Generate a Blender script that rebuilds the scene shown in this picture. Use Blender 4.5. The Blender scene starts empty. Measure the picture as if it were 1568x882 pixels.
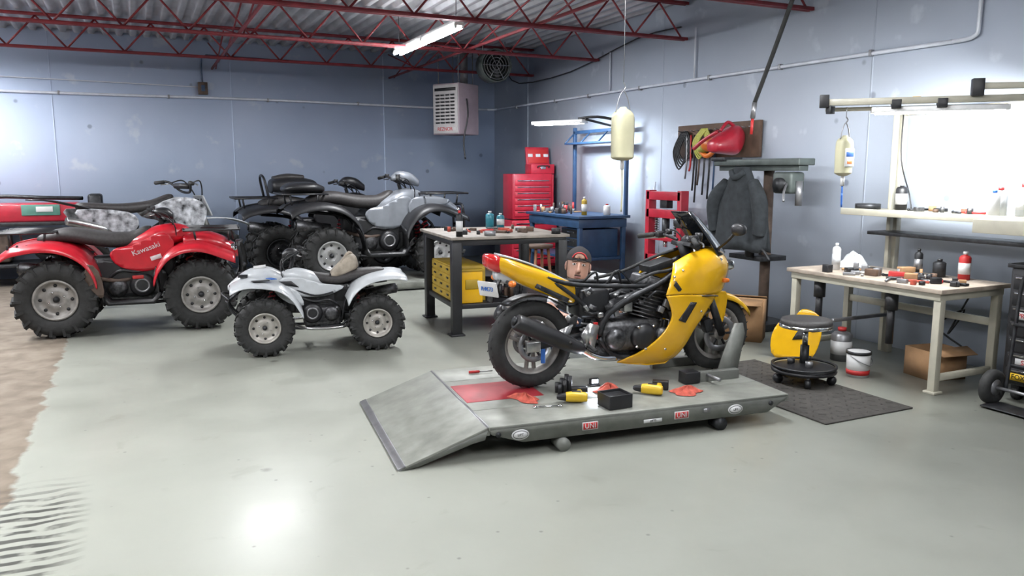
import bpy, bmesh, math, random
from math import sin, cos, pi, radians as rad
from mathutils import Vector, Matrix, Euler
random.seed(11)
A0 = rad(25.5); CA, SA = cos(A0), sin(A0)
def R(X, Y, z=0.0): return (CA*X+SA*Y, -SA*X+CA*Y, z)   # survey frame -> room frame
def RA(d): return rad(d)-A0
WU, WW, ZC = 6.57, 14.59, 3.86      # right wall u, back wall w, ceiling
U0, W0 = -12.0, -5.0
scene = bpy.context.scene
scene.view_settings.view_transform = 'Standard'
scene.view_settings.exposure = .2

# ---------------------------------------------------------------- materials
def M(name, col, rough=.5, metal=0., var=.12, scale=9., bump=0., emit=0., coat=0., ecol=None):
    m = bpy.data.materials.new(name); m.use_nodes = True
    nt = m.node_tree; N = nt.nodes; L = nt.links
    b = N['Principled BSDF']
    b.inputs['Roughness'].default_value = rough
    b.inputs['Metallic'].default_value = metal
    if coat: b.inputs['Coat Weight'].default_value = coat; b.inputs['Coat Roughness'].default_value = .08
    if emit:
        b.inputs['Emission Color'].default_value = (*(ecol or col), 1); b.inputs['Emission Strength'].default_value = emit
    tc = N.new('ShaderNodeTexCoord'); no = N.new('ShaderNodeTexNoise')
    no.inputs['Scale'].default_value = scale; no.inputs['Detail'].default_value = 5
    L.new(tc.outputs['Object'], no.inputs['Vector'])
    cr = N.new('ShaderNodeValToRGB')
    cr.color_ramp.elements[0].position = .3; cr.color_ramp.elements[1].position = .72
    cr.color_ramp.elements[0].color = (*[max(0, c*(1-var)) for c in col], 1)
    cr.color_ramp.elements[1].color = (*[min(1, c*(1+var)) for c in col], 1)
    L.new(no.outputs['Fac'], cr.inputs['Fac']); L.new(cr.outputs['Color'], b.inputs['Base Color'])
    if bump:
        bp = N.new('ShaderNodeBump'); bp.inputs['Strength'].default_value = bump; bp.inputs['Distance'].default_value = .01
        L.new(no.outputs['Fac'], bp.inputs['Height']); L.new(bp.outputs['Normal'], b.inputs['Normal'])
    return m

rubber = M('rubber', (.018,.018,.018), .75, var=.35, scale=25, bump=.2)
blackpl = M('black_plastic', (.014,.014,.016), .42, var=.3)
darkm = M('dark_metal', (.028,.029,.032), .45, .5, var=.5, scale=20)
engm = M('engine_alloy', (.10,.10,.105), .42, .8, var=.6, scale=28, bump=.2)
alu = M('aluminium', (.45,.45,.45), .3, .9, var=.25, scale=20)
chrome = M('chrome', (.7,.71,.73), .12, 1., var=.1)
steel = M('steel_grey', (.25,.25,.26), .4, .7, var=.2)
rimgrey = M('rim_grey', (.28,.265,.25), .45, .35, var=.25, scale=15)
redp = M('red_plastic', (.46,.010,.022), .3, var=.12, coat=.4)
redt = M('red_toolbox', (.38,.016,.033), .35, var=.15, coat=.3)
whitep = M('white_plastic', (.47,.49,.51), .35, var=.08, coat=.3)
greyp = M('silver_plastic', (.20,.215,.24), .35, .2, var=.1, coat=.3)
yel = M('yellow_paint', (.68,.375,.006), .25, var=.05, coat=.6)
yelb = M('yellow_bin', (.34,.22,.015), .55, var=.18)
seatm = M('seat_vinyl', (.035,.032,.032), .55, var=.3, scale=40, bump=.1)
seatw = M('worn_seat', (.32,.275,.22), .7, var=.4, scale=8)
liftg = M('lift_grey', (.17,.175,.16), .45, .1, var=.18, scale=12)
liftd = M('lift_deck', (.21,.215,.19), .5, .1, var=.25, scale=7, bump=.1)
liftr = M('lift_red', (.34,.025,.035), .5, var=.2)
joistr = M('joist_red', (.20,.02,.027), .6, var=.3)
cream = M('cream_paint', (.39,.37,.30), .45, var=.1)
creamtop = M('bench_top', (.36,.30,.245), .6, var=.35, scale=6)
tabletop = M('worn_table_top', (.24,.21,.18), .6, var=.35, scale=6)
pipe = M('galv_conduit', (.60,.63,.70), .4, .1, var=.1)
bluem = M('blue_frame', (.020,.05,.11), .4, var=.2)
bluel = M('cyan_plastic', (.02,.18,.24), .4)
wood = M('plywood', (.085,.05,.033), .7, var=.4, scale=6)
cardb = M('cardboard', (.29,.165,.08), .85, var=.15)
jugm = M('jug_plastic', (.42,.40,.27), .35, var=.12, scale=5)
whitel = M('white_label', (.54,.54,.54), .5, var=.05)
redl = M('red_label', (.42,.02,.02), .5, var=.05)
bluelb = M('blue_label', (.02,.11,.4), .5, var=.05)
clothd = M('dark_cloth', (.022,.026,.030), .95, var=.35, scale=14, bump=.3)
ragm = M('red_rag', (.40,.075,.05), .95, var=.35, scale=30, bump=.4)
glowm = M('fluorescent_tube', (1,1,1), .5, emit=70, ecol=(.95,.97,1), var=0)
glowb = M('bench_lamp_tube', (1,1,1), .5, emit=18, ecol=(.97,1,1), var=0)
ledm = M('led_lens', (1,1,1), .5, emit=30, ecol=(.75,.85,1), var=0)
fixt = M('fixture_white', (.7,.7,.7), .5)
heatm = M('heater_enamel', (.32,.255,.285), .5, var=.08)
heatf = M('heater_front', (.45,.43,.43), .45, var=.06)
tailr = M('tail_lens', (.5,.02,.02), .15, coat=.8)
tint = M('tinted_screen', (.012,.014,.018), .08, coat=1.)
skinm = M('skin', (.40,.225,.165), .5, var=.12, scale=14)
tshirt = M('white_tshirt', (.54,.55,.58), .9, var=.06)
jeans = M('jeans', (.03,.045,.08), .9, var=.25, scale=30)
beardm = M('beard_hair', (.09,.055,.04), .9, var=.4, scale=60)
capm = M('cap_cloth', (.022,.02,.022), .9)
eyew = M('eye_white', (.6,.6,.6), .2, var=0)
eyeb = M('eye_iris', (.04,.03,.02), .1, var=0)
lipm = M('lip', (.32,.14,.12), .5)
matr = M('rubber_mat', (.042,.038,.034), .8, var=.35, scale=20, bump=.3)
orangem = M('orange_plastic', (.65,.16,.02), .4)
hosey = M('hose_yellow', (.4,.4,.08), .5)
greenm = M('green_grey_steel', (.075,.09,.085), .5, .3, var=.25)
rust = M('rusty_steel', (.10,.07,.055), .7, .3, var=.4)
dryel = M('tool_yellow', (.62,.40,.02), .4)

# ---------------------------------------------------------------- builder
def catm(P, k):
    if k <= 1 or len(P) < 3: return [tuple(p) for p in P]
    out = []; n = len(P)
    for i in range(n-1):
        p0 = P[max(i-1,0)]; p1 = P[i]; p2 = P[i+1]; p3 = P[min(i+2,n-1)]
        for j in range(k):
            t = j/k
            out.append(tuple(.5*((2*b)+(-a+c)*t+(2*a-5*b+4*c-d)*t*t+(-a+3*b-3*c+d)*t**3) for a,b,c,d in zip(p0,p1,p2,p3)))
    out.append(tuple(P[-1])); return out

class B:
    def __init__(s, name, loc=(0,0,0), rz=0., sc=1.):
        s.name=name; s.loc=loc; s.rz=rz; s.sc=sc; s.bm=bmesh.new(); s.mats=[]; s.T=Matrix.Identity(4)
    def mi(s, m):
        if m not in s.mats: s.mats.append(m)
        return s.mats.index(m)
    def merge(s, b2, mat, X=None, smooth=True, norm=True):
        if X is not None: bmesh.ops.transform(b2, matrix=X, verts=b2.verts)
        bmesh.ops.transform(b2, matrix=s.T, verts=b2.verts)
        if norm: bmesh.ops.recalc_face_normals(b2, faces=b2.faces)
        i = s.mi(mat); vm = {}
        for v in b2.verts: vm[v] = s.bm.verts.new(v.co)
        for f in b2.faces:
            try:
                nf = s.bm.faces.new([vm[v] for v in f.verts]); nf.material_index=i; nf.smooth=smooth
            except ValueError: pass
        b2.free()
    def box(s, c, d, mat, rot=(0,0,0), bev=.004):
        b=bmesh.new(); bmesh.ops.create_cube(b, size=1.); bmesh.ops.scale(b, vec=d, verts=b.verts)
        o=min(bev, .4*min(d))
        if o>.0005: bmesh.ops.bevel(b, geom=b.edges[:], offset=o, segments=2, affect='EDGES', profile=.5)
        s.merge(b, mat, Matrix.Translation(c)@Euler(rot).to_matrix().to_4x4())
    def bar(s, p1, p2, w, h, mat, bev=.003):
        p1=Vector(p1); p2=Vector(p2); d=p2-p1
        q=d.to_track_quat('X','Z').to_matrix().to_4x4()
        b=bmesh.new(); bmesh.ops.create_cube(b, size=1.); bmesh.ops.scale(b, vec=(d.length,w,h), verts=b.verts)
        o=min(bev,.3*min(w,h))
        if o>.0005: bmesh.ops.bevel(b, geom=b.edges[:], offset=o, segments=1, affect='EDGES')
        s.merge(b, mat, Matrix.Translation((p1+p2)/2)@q)
    def cyl(s, p1, p2, r, mat, r2=None, n=20):
        p1=Vector(p1); p2=Vector(p2); d=p2-p1
        b=bmesh.new(); bmesh.ops.create_cone(b, cap_ends=True, segments=n, radius1=r, radius2=r if r2 is None else r2, depth=d.length)
        q=d.to_track_quat('Z','Y').to_matrix().to_4x4()
        s.merge(b, mat, Matrix.Translation((p1+p2)/2)@q)
    def ball(s, c, r, mat, rot=(0,0,0), n=16):
        if not hasattr(r,'__len__'): r=(r,r,r)
        b=bmesh.new(); bmesh.ops.create_uvsphere(b, u_segments=n, v_segments=max(8,n*2//3), radius=1.)
        bmesh.ops.scale(b, vec=r, verts=b.verts)
        s.merge(b, mat, Matrix.Translation(c)@Euler(rot).to_matrix().to_4x4())
    def rings(s, rs, mat, closed=True, caps=True, smooth=True):
        b=bmesh.new(); V=[[b.verts.new(p) for p in r] for r in rs]; n=len(rs[0])
        for i in range(len(V)-1):
            for j in range(n if closed else n-1):
                k=(j+1)%n
                try: b.faces.new((V[i][j],V[i][k],V[i+1][k],V[i+1][j]))
                except ValueError: pass
        if caps and closed:
            for r in (V[0],V[-1]):
                try: b.faces.new(r)
                except ValueError: pass
        s.merge(b, mat, smooth=smooth)
    def tube(s, pts, r, mat, n=8, k=5):
        P=[Vector(p) for p in catm(pts,k)]
        rr=r if hasattr(r,'__len__') else [r]*len(pts)
        rr=[a[0] for a in catm([(x,) for x in rr],k)] if len(pts)>2 and k>1 else list(rr)
        rs=[]; up=None
        for i,p in enumerate(P):
            t=(P[min(i+1,len(P)-1)]-P[max(i-1,0)])
            if t.length<1e-7: t=Vector((0,0,1))
            t.normalize()
            if up is None:
                up=Vector((0,0,1)) if abs(t.z)<.9 else Vector((1,0,0))
            up=(up-t*up.dot(t)).normalized(); sd=t.cross(up)
            q=rr[min(i,len(rr)-1)]
            rs.append([p+(up*cos(2*pi*j/n)+sd*sin(2*pi*j/n))*q for j in range(n)])
        s.rings(rs, mat)
    def body(s, st, mat, k=5, n=24, ax='x', cy=0.):
        # st: (x, cz, hy, hz, p)
        st=[tuple(a)+((2.6,) if len(a)<5 else ()) for a in st]
        rs=[]
        for x,cz,hy,hz,p in catm(st,k):
            ring=[]
            for j in range(n):
                a=2*pi*j/n; c_,s_=cos(a),sin(a)
                yy=hy*math.copysign(abs(c_)**(2/p),c_); zz=hz*math.copysign(abs(s_)**(2/p),s_)
                if ax=='x': ring.append(Vector((x,cy+yy,cz+zz)))
                else: ring.append(Vector((yy,cz+zz,x)))
            rs.append(ring)
        s.rings(rs, mat)
    def lathe(s, prof, c, mat, ax='y', n=48, closed=True):
        b=bmesh.new(); V=[]
        for i in range(n):
            a=2*pi*i/n; row=[]
            for r,h in prof:
                if ax=='y': row.append(b.verts.new((c[0]+r*cos(a), c[1]+h, c[2]+r*sin(a))))
                elif ax=='x': row.append(b.verts.new((c[0]+h, c[1]+r*cos(a), c[2]+r*sin(a))))
                else: row.append(b.verts.new((c[0]+r*cos(a), c[1]+r*sin(a), c[2]+h)))
            V.append(row)
        m=len(prof)
        for i in range(n):
            for j in range(m if closed else m-1):
                k=(j+1)%m
                try: b.faces.new((V[i][j],V[i][k],V[(i+1)%n][k],V[(i+1)%n][j]))
                except ValueError: pass
        bmesh.ops.remove_doubles(b, verts=b.verts, dist=1e-5)
        s.merge(b, mat)
    def grid(s, P, mat, th=.006, kk=1):
        if kk>1:
            P=[catm(r,kk) for r in P]; P=list(zip(*[catm(list(c),kk) for c in zip(*P)]))
        P=[[Vector(p) for p in r] for r in P]; n=len(P); m=len(P[0])
        b=bmesh.new(); V=[[b.verts.new(p) for p in r] for r in P]
        def quad(*q):
            try: b.faces.new(q)
            except ValueError: pass
        for i in range(n-1):
            for j in range(m-1): quad(V[i][j],V[i][j+1],V[i+1][j+1],V[i+1][j])
        if th:
            Q=[]
            for i in range(n):
                row=[]
                for j in range(m):
                    du=P[min(i+1,n-1)][j]-P[max(i-1,0)][j]; dv=P[i][min(j+1,m-1)]-P[i][max(j-1,0)]
                    nn=du.cross(dv)
                    nn=nn.normalized() if nn.length>1e-10 else Vector((0,0,1))
                    row.append(b.verts.new(P[i][j]+nn*th))
                Q.append(row)
            for i in range(n-1):
                for j in range(m-1): quad(Q[i][j],Q[i+1][j],Q[i+1][j+1],Q[i][j+1])
            for j in range(m-1):
                quad(V[0][j],V[0][j+1],Q[0][j+1],Q[0][j]); quad(V[-1][j],V[-1][j+1],Q[-1][j+1],Q[-1][j])
            for i in range(n-1):
                quad(V[i][0],V[i+1][0],Q[i+1][0],Q[i][0]); quad(V[i][-1],V[i+1][-1],Q[i+1][-1],Q[i][-1])
        s.merge(b, mat)
    def panel(s, poly, yf, mat, th=.008, step=.05, k=1):
        if k>1:
            q=list(poly)+[poly[0]]; ext=[poly[-1]]+q+[poly[1]]
            c=catm(ext,k); poly=c[k:-k-1]
        b=bmesh.new(); vs=[b.verts.new((p[0],0,p[1])) for p in poly]
        b.faces.new(vs); bmesh.ops.triangulate(b, faces=b.faces[:])
        xs=[p[0] for p in poly]; zs=[p[1] for p in poly]
        x=min(xs)+step
        while x<max(xs):
            bmesh.ops.bisect_plane(b, geom=b.verts[:]+b.edges[:]+b.faces[:], plane_co=(x,0,0), plane_no=(1,0,0)); x+=step
        z=min(zs)+step
        while z<max(zs):
            bmesh.ops.bisect_plane(b, geom=b.verts[:]+b.edges[:]+b.faces[:], plane_co=(0,0,z), plane_no=(0,0,1)); z+=step
        bmesh.ops.remove_doubles(b, verts=b.verts, dist=.0008)
        r=bmesh.ops.extrude_face_region(b, geom=b.faces[:])
        nv=set(v for v in r['geom'] if isinstance(v,bmesh.types.BMVert))
        for v in b.verts:
            y=yf(v.co.x,v.co.z)
            if v in nv: y+=th if y<0 else -th
            v.co.y=y
        s.merge(b, mat)
    def prism(s, poly, y0, y1, mat, bev=.004):
        b=bmesh.new(); f=b.faces.new([b.verts.new((p[0],y0,p[1])) for p in poly])
        r=bmesh.ops.extrude_face_region(b, geom=[f])
        bmesh.ops.translate(b, vec=(0,y1-y0,0), verts=[v for v in r['geom'] if isinstance(v,bmesh.types.BMVert)])
        if bev: bmesh.ops.bevel(b, geom=b.edges[:], offset=bev, segments=2, affect='EDGES')
        s.merge(b, mat)
    def text(s, txt, size, loc, rot, mat, ext=.002):
        cu=bpy.data.curves.new('t','FONT'); cu.body=txt; cu.size=size; cu.extrude=ext; cu.align_x='CENTER'; cu.align_y='CENTER'
        o=bpy.data.objects.new('t',cu); scene.collection.objects.link(o)
        me=bpy.data.meshes.new_from_object(o); b=bmesh.new(); b.from_mesh(me)
        s.merge(b, mat, Matrix.Translation(loc)@Euler(rot).to_matrix().to_4x4(), smooth=False)
        bpy.data.objects.remove(o); bpy.data.curves.remove(cu); bpy.data.meshes.remove(me)
    def skin(s, V, E, mat, sub=2):
        me=bpy.data.meshes.new('sk'); me.from_pydata([v[0] for v in V],E,[])
        o=bpy.data.objects.new('sk',me); scene.collection.objects.link(o)
        o.modifiers.new('s','SKIN'); sv=me.skin_vertices[0].data
        for i,v in enumerate(V):
            r=v[1]; sv[i].radius=(r,r) if not hasattr(r,'__len__') else r
            sv[i].use_root=(i==0)
        sm=o.modifiers.new('u','SUBSURF'); sm.levels=sub; sm.render_levels=sub
        dg=bpy.context.evaluated_depsgraph_get(); m2=bpy.data.meshes.new_from_object(o.evaluated_get(dg))
        b=bmesh.new(); b.from_mesh(m2); s.merge(b, mat)
        bpy.data.objects.remove(o); bpy.data.meshes.remove(m2)
    def done(s):
        for e in s.bm.edges:
            if len(e.link_faces)==2 and e.calc_face_angle(0)>rad(40): e.smooth=False
        me=bpy.data.meshes.new(s.name); s.bm.to_mesh(me); s.bm.free()
        for m in s.mats: me.materials.append(m)
        o=bpy.data.objects.new(s.name, me); scene.collection.objects.link(o)
        o.location=s.loc; o.rotation_euler=(0,0,s.rz); o.scale=(s.sc,)*3
        return o

# ---------------------------------------------------------------- room shell
def node_mat(name):
    m=bpy.data.materials.new(name); m.use_nodes=True
    return m, m.node_tree.nodes, m.node_tree.links, m.node_tree.nodes['Principled BSDF']

def wall_mat(name, c1, c2):
    m,N,L,b=node_mat(name)
    tc=N.new('ShaderNodeTexCoord')
    n1=N.new('ShaderNodeTexNoise'); n1.inputs['Scale'].default_value=.7; n1.inputs['Detail'].default_value=6
    n2=N.new('ShaderNodeTexNoise'); n2.inputs['Scale'].default_value=3.; n2.inputs['Detail'].default_value=4
    vo=N.new('ShaderNodeTexVoronoi'); vo.inputs['Scale'].default_value=1.9
    for n in (n1,n2,vo): L.new(tc.outputs['Object'], n.inputs['Vector'])
    cr=N.new('ShaderNodeValToRGB'); cr.color_ramp.elements[0].position=.35; cr.color_ramp.elements[1].position=.7
    cr.color_ramp.elements[0].color=(*c1,1); cr.color_ramp.elements[1].color=(*c2,1)
    L.new(n1.outputs['Fac'],cr.inputs['Fac'])
    r2=N.new('ShaderNodeValToRGB'); r2.color_ramp.elements[0].position=.05; r2.color_ramp.elements[1].position=.085
    r2.color_ramp.elements[0].color=(.4,.4,.45,1); r2.color_ramp.elements[1].color=(1,1,1,1)
    L.new(vo.outputs['Distance'],r2.inputs['Fac'])
    mx=N.new('ShaderNodeMixRGB'); mx.blend_type='MULTIPLY'; mx.inputs[0].default_value=.7
    L.new(cr.outputs['Color'],mx.inputs[1]); L.new(r2.outputs['Color'],mx.inputs[2])
    r3=N.new('ShaderNodeValToRGB'); r3.color_ramp.elements[0].position=.64; r3.color_ramp.elements[1].position=.72
    r3.color_ramp.elements[0].color=(0,0,0,1); r3.color_ramp.elements[1].color=(1,1,1,1)
    L.new(n2.outputs['Fac'],r3.inputs['Fac'])
    m2=N.new('ShaderNodeMixRGB'); m2.inputs[2].default_value=(.72,.77,.84,1)
    mm=N.new('ShaderNodeMath'); mm.operation='MULTIPLY'; mm.inputs[1].default_value=.5
    L.new(r3.outputs['Color'],mm.inputs[0]); L.new(mm.outputs[0],m2.inputs[0]); L.new(mx.outputs[0],m2.inputs[1])
    L.new(m2.outputs[0],b.inputs['Base Color']); b.inputs['Roughness'].default_value=.55
    bp=N.new('ShaderNodeBump'); bp.inputs['Strength'].default_value=.12; bp.inputs['Distance'].default_value=.02
    L.new(n2.outputs['Fac'],bp.inputs['Height']); L.new(bp.outputs['Normal'],b.inputs['Normal'])
    return m
wallb=wall_mat('wall_paint_blue',(.44,.525,.69),(.52,.60,.76))
wallr=wall_mat('wall_paint_greyblue',(.44,.49,.58),(.51,.56,.64))

def slab(name,c,d,mat):
    b=B(name,c); b.box((0,0,0),d,mat,bev=0); return b
H=ZC+.1
wb=slab('wall_back',((U0+WU)/2,WW+.1,H/2),(WU-U0+.4,.2,H),wallb)
for u in [-1.1,1.6,4.3]: wb.box((u-(U0+WU)/2,-.101,0),(.018,.006,H),wallb,bev=0)
wb.done()
wr=slab('wall_right',(WU+.1,(W0+WW)/2,H/2),(.2,WW-W0,H),wallr)
for w in [13.1,9.0,5.6]: wr.box((-.101,w-(W0+WW)/2,0),(.006,.018,H),wallr,bev=0)
wr.done()
slab('wall_left',(U0-.1,(W0+WW)/2,H/2),(.2,WW-W0,H),wallb).done()
slab('wall_front',((U0+WU)/2,W0-.1,H/2),(WU-U0+.4,.2,H),wallr).done()

# floor
fm,N,L,bs=node_mat('painted_concrete_floor')
tc=N.new('ShaderNodeTexCoord'); sep=N.new('ShaderNodeSeparateXYZ'); L.new(tc.outputs['Object'],sep.inputs[0])
def noise(sc,det=5,dist=0):
    n=N.new('ShaderNodeTexNoise'); n.inputs['Scale'].default_value=sc; n.inputs['Detail'].default_value=det; n.inputs['Distortion'].default_value=dist
    L.new(tc.outputs['Object'],n.inputs['Vector']); return n
def ramp(src,p0,c0,p1,c1):
    r=N.new('ShaderNodeValToRGB'); r.color_ramp.elements[0].position=p0; r.color_ramp.elements[1].position=p1
    r.color_ramp.elements[0].color=(*c0,1); r.color_ramp.elements[1].color=(*c1,1); L.new(src,r.inputs['Fac']); return r
def mix(f,a,b_,mode='MIX'):
    m=N.new('ShaderNodeMixRGB'); m.blend_type=mode
    for i,x in enumerate((f,a,b_)):
        if hasattr(x,'is_output') or hasattr(x,'links'): L.new(x,m.inputs[i])
        elif i==0: m.inputs[0].default_value=x
        else: m.inputs[i].default_value=(*x,1)
    return m.outputs[0]
def math_(op,a,b_):
    m=N.new('ShaderNodeMath'); m.operation=op
    for i,x in enumerate((a,b_)):
        if hasattr(x,'links'): L.new(x,m.inputs[i])
        else: m.inputs[i].default_value=x
    return m.outputs[0]
W1=(1,1,1)
paint=ramp(noise(.9,6).outputs['Fac'],.3,(.335,.345,.30),.72,(.385,.395,.345)).outputs[0]
paint=mix(.6,paint,ramp(noise(3.3,8,.6).outputs['Fac'],.28,(.80,.79,.76),.36,W1).outputs[0],'MULTIPLY')
vor=N.new('ShaderNodeTexVoronoi'); vor.inputs['Scale'].default_value=1.3; L.new(tc.outputs['Object'],vor.inputs['Vector'])
paint=mix(.75,paint,ramp(vor.outputs['Distance'],.025,(.3,.29,.26),.06,W1).outputs[0],'MULTIPLY')
vor2=N.new('ShaderNodeTexVoronoi'); vor2.inputs['Scale'].default_value=5.5; L.new(tc.outputs['Object'],vor2.inputs['Vector'])
paint=mix(.6,paint,ramp(vor2.outputs['Distance'],.03,(.3,.3,.28),.07,W1).outputs[0],'MULTIPLY')
conc=ramp(noise(5,8,.3).outputs['Fac'],.3,(.15,.115,.083),.7,(.27,.225,.175)).outputs[0]
edge=math_('ADD',sep.outputs['X'],math_('MULTIPLY',math_('SUBTRACT',noise(4,6).outputs['Fac'],.5),.22))
fac=ramp(math_('ADD',edge,1.22),.49,(0,0,0),.52,W1).outputs[0]   # paint edge at u=-.72
col=mix(fac,conc,paint)
wv=N.new('ShaderNodeTexWave'); wv.inputs['Scale'].default_value=3.8; wv.inputs['Distortion'].default_value=6.; wv.inputs['Detail Scale'].default_value=.8; wv.bands_direction='Y'
L.new(tc.outputs['Object'],wv.inputs['Vector'])
def band(src,c,h):
    return ramp(math_('ABSOLUTE',math_('SUBTRACT',src,c),0),h*.4,W1,h,(0,0,0)).outputs[0]
msk=math_('MULTIPLY',band(sep.outputs['X'],-.58,.28),band(sep.outputs['Y'],4.1,.8))
msk=math_('MULTIPLY',msk,ramp(wv.outputs['Fac'],.45,(0,0,0),.7,W1).outputs[0])
msk=math_('MULTIPLY',msk,ramp(noise(7,3).outputs['Fac'],.34,(0,0,0),.5,W1).outputs[0])
col=mix(math_('MULTIPLY',msk,.9),col,(.05,.05,.045))
L.new(col,bs.inputs['Base Color'])
rg=ramp(noise(2,5).outputs['Fac'],.3,(.30,.30,.30),.7,(.44,.44,.44)).outputs[0]
rg=mix(fac,(.85,.85,.85),rg); L.new(rg,bs.inputs['Roughness'])
bp=N.new('ShaderNodeBump'); bp.inputs['Strength'].default_value=.05; bp.inputs['Distance'].default_value=.02
L.new(noise(7,4).outputs['Fac'],bp.inputs['Height']); L.new(bp.outputs['Normal'],bs.inputs['Normal'])
fl=B('floor'); fl.box(((U0+WU)/2,(W0+WW)/2,-.1),(WU-U0+.4,WW-W0+.4,.2),fm,bev=0); fl.done()

# ceiling: corrugated deck
deckm=M('galvanised_deck',(.46,.47,.49),.45,.3,var=.2,scale=3)
ce=B('ceiling'); rows=[[],[]]
u=U0-.1; p=.2
while u<WU+.1:
    for du,dz in ((0,0),(.06,0),(.085,.05),(.16,.05),(.185,0)):
        for q,w in enumerate((W0-.1,WW+.1)): rows[q].append((u+du,w,ZC+dz))
    u+=p
ce.grid(rows,deckm,th=0); ce.box(((U0+WU)/2,(W0+WW)/2,ZC+.1),(WU-U0+.6,WW-W0+.6,.04),deckm,bev=0)
ce.done()

ZJ=3.38
for jw in [12.85,10.65,8.5,6.4,4.3,2.2,.1,-2.,-4.1]:
    j=B('roof_joist',(0,jw,0))
    for y in (-.03,.03):
        j.box(((U0+WU)/2,y,ZJ),(WU-U0-.06,.035,.035),joistr,bev=0)
        j.box(((U0+WU)/2,y,ZC-.04),(WU-U0-.06,.035,.035),joistr,bev=0)
    u=WU-.1; up=False; s_=.36
    while u>-6.5:
        a=(u,0,ZC-.06 if up else ZJ+.01); b_=(u-s_,0,ZJ+.01 if up else ZC-.06)
        j.cyl(a,b_,.013,joistr,n=6); u-=s_; up=not up
    j.done()
br=B('joist_bridging')
for u in (-3.4,1.3,4.4):
    br.box((u,(W0+WW)/2,ZJ+.03),(.03,WW-W0-.1,.03),joistr,bev=0)
    ws=[14.4,12.85,10.65,8.5,6.4,4.3,2.2]
    for a,b_ in zip(ws[:-1],ws[1:]):
        br.cyl((u+.05,a,ZJ+.02),(u+.05,b_,ZC-.05),.012,joistr,n=6); br.cyl((u-.05,a,ZC-.05),(u-.05,b_,ZJ+.02),.012,joistr,n=6)
br.done()

# ---------------------------------------------------------------- conduits & wall bits
c=B('wall_conduit')
c.tube([(-11.8,WW-.03,2.95),(-1.9,WW-.03,2.92),(2,WW-.03,2.93),(5,WW-.03,2.90),(6.4,WW-.03,2.9)],.022,pipe,k=4)
c.tube([(6.4,WW-.03,2.9),(6.53,WW-.04,2.9),(6.54,WW-.2,2.9)],.020,pipe)
c.tube([(6.54,WW-.2,2.9),(6.54,9,2.86),(6.54,4.75,2.82)],.019,pipe,k=3)
c.tube([(6.54,4.75,2.82),(6.54,4.55,2.84),(6.54,4.52,3.0),(6.54,4.52,3.84)],.019,pipe)
for w,z1 in ((10.3,3.45),(8.3,3.5)): c.tube([(6.54,w,2.87),(6.54,w,z1)],.012,pipe,k=1)
for w in (13.5,12,10.9,9.5,8,6.8,5.6): c.box((6.54,w,2.88-.006*(13.5-w)),(.05,.03,.06),steel)
for u in (-1,.6,2.2,3.8,5.4): c.box((u,WW-.03,2.925),(.03,.05,.06),steel)
c.tube([(6.54,14.0,3.6),(6.54,13.4,3.3),(6.54,11.5,3.3),(6.54,9.6,3.55),(6.54,8.6,3.55)],.010,blackpl,k=3)
c.done()
c=B('electrical_box')
c.box((1.14,WW-.05,3.08),(.15,.09,.2),rust); c.box((1.14,WW-.1,3.08),(.06,.02,.1),bluem)
c.tube([(1.14,WW-.03,3.15),(1.14,WW-.03,3.5),(1.2,WW-.03,3.62),(1.6,WW-.03,3.63),(4.5,WW-.03,3.6)],.012,bluem)
c.tube([(1.06,WW-.03,3.1),(-.2,WW-.03,3.12),(-3,WW-.03,3.15)],.009,pipe)
c.done()

# heater
hx=R(-.98,14.0,2.32); h=B('unit_heater',hx,RA(-35))
h.box((0,0,.43),(.58,.55,.86),heatm,bev=.012)
h.box((0,-.28,.43),(.54,.02,.82),heatf,bev=.006)
for i in range(4):
    for j in range(9): h.box((-.165+.11*i,-.296,.2+.058*j),(.085,.012,.026),blackpl,rot=(.4,0,0),bev=0)
h.box((0,-.294,.76),(.46,.01,.05),blackpl,bev=0)
h.box((0,-.294,.09),(.5,.01,.07),heatf); h.text('REZNOR',.085,(0,-.302,.09),(pi/2,0,0),redl)
for x in (-.22,.22):
    for y in (-.2,.2): h.cyl((x,y,.86),(x,y,1.5),.008,steel,n=6)
h.cyl((.1,.1,.86),(.1,.1,1.5),.07,steel)
h.tube([(.32,-.1,.6),(.38,-.15,.3),(.33,-.2,-.1),(.36,-.2,-.42)],.014,blackpl)
h.done()
f=B('ventilation_fan',R(-.30,13.4,3.42),RA(25))
f.lathe([(.25,-.12),(.27,-.12),(.27,.14),(.25,.14)],(0,0,0),greenm,n=32)
f.lathe([(0,.1),(.25,.1),(.25,.13),(0,.13)],(0,0,0),greenm,n=32)
for r in (.07,.12,.17,.22): f.lathe([(r,-.12),(r+.008,-.12),(r+.008,-.11),(r,-.11)],(0,0,0),steel,n=28)
f.cyl((0,-.09,0),(0,.05,0),.06,darkm)
for i in range(5):
    a=2*pi*i/5; f.box((.13*cos(a),-.03,.13*sin(a)),(.16,.02,.08),darkm,rot=(.5,-a,0))
for i in range(6): f.bar((0,-.12,0),(.25*cos(i*pi/3),-.12,.25*sin(i*pi/3)),.01,.01,steel)
for x in (-.2,.2): f.cyl((x,0,.17),(x,0,.4),.01,steel,n=6)
f.done()

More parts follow.
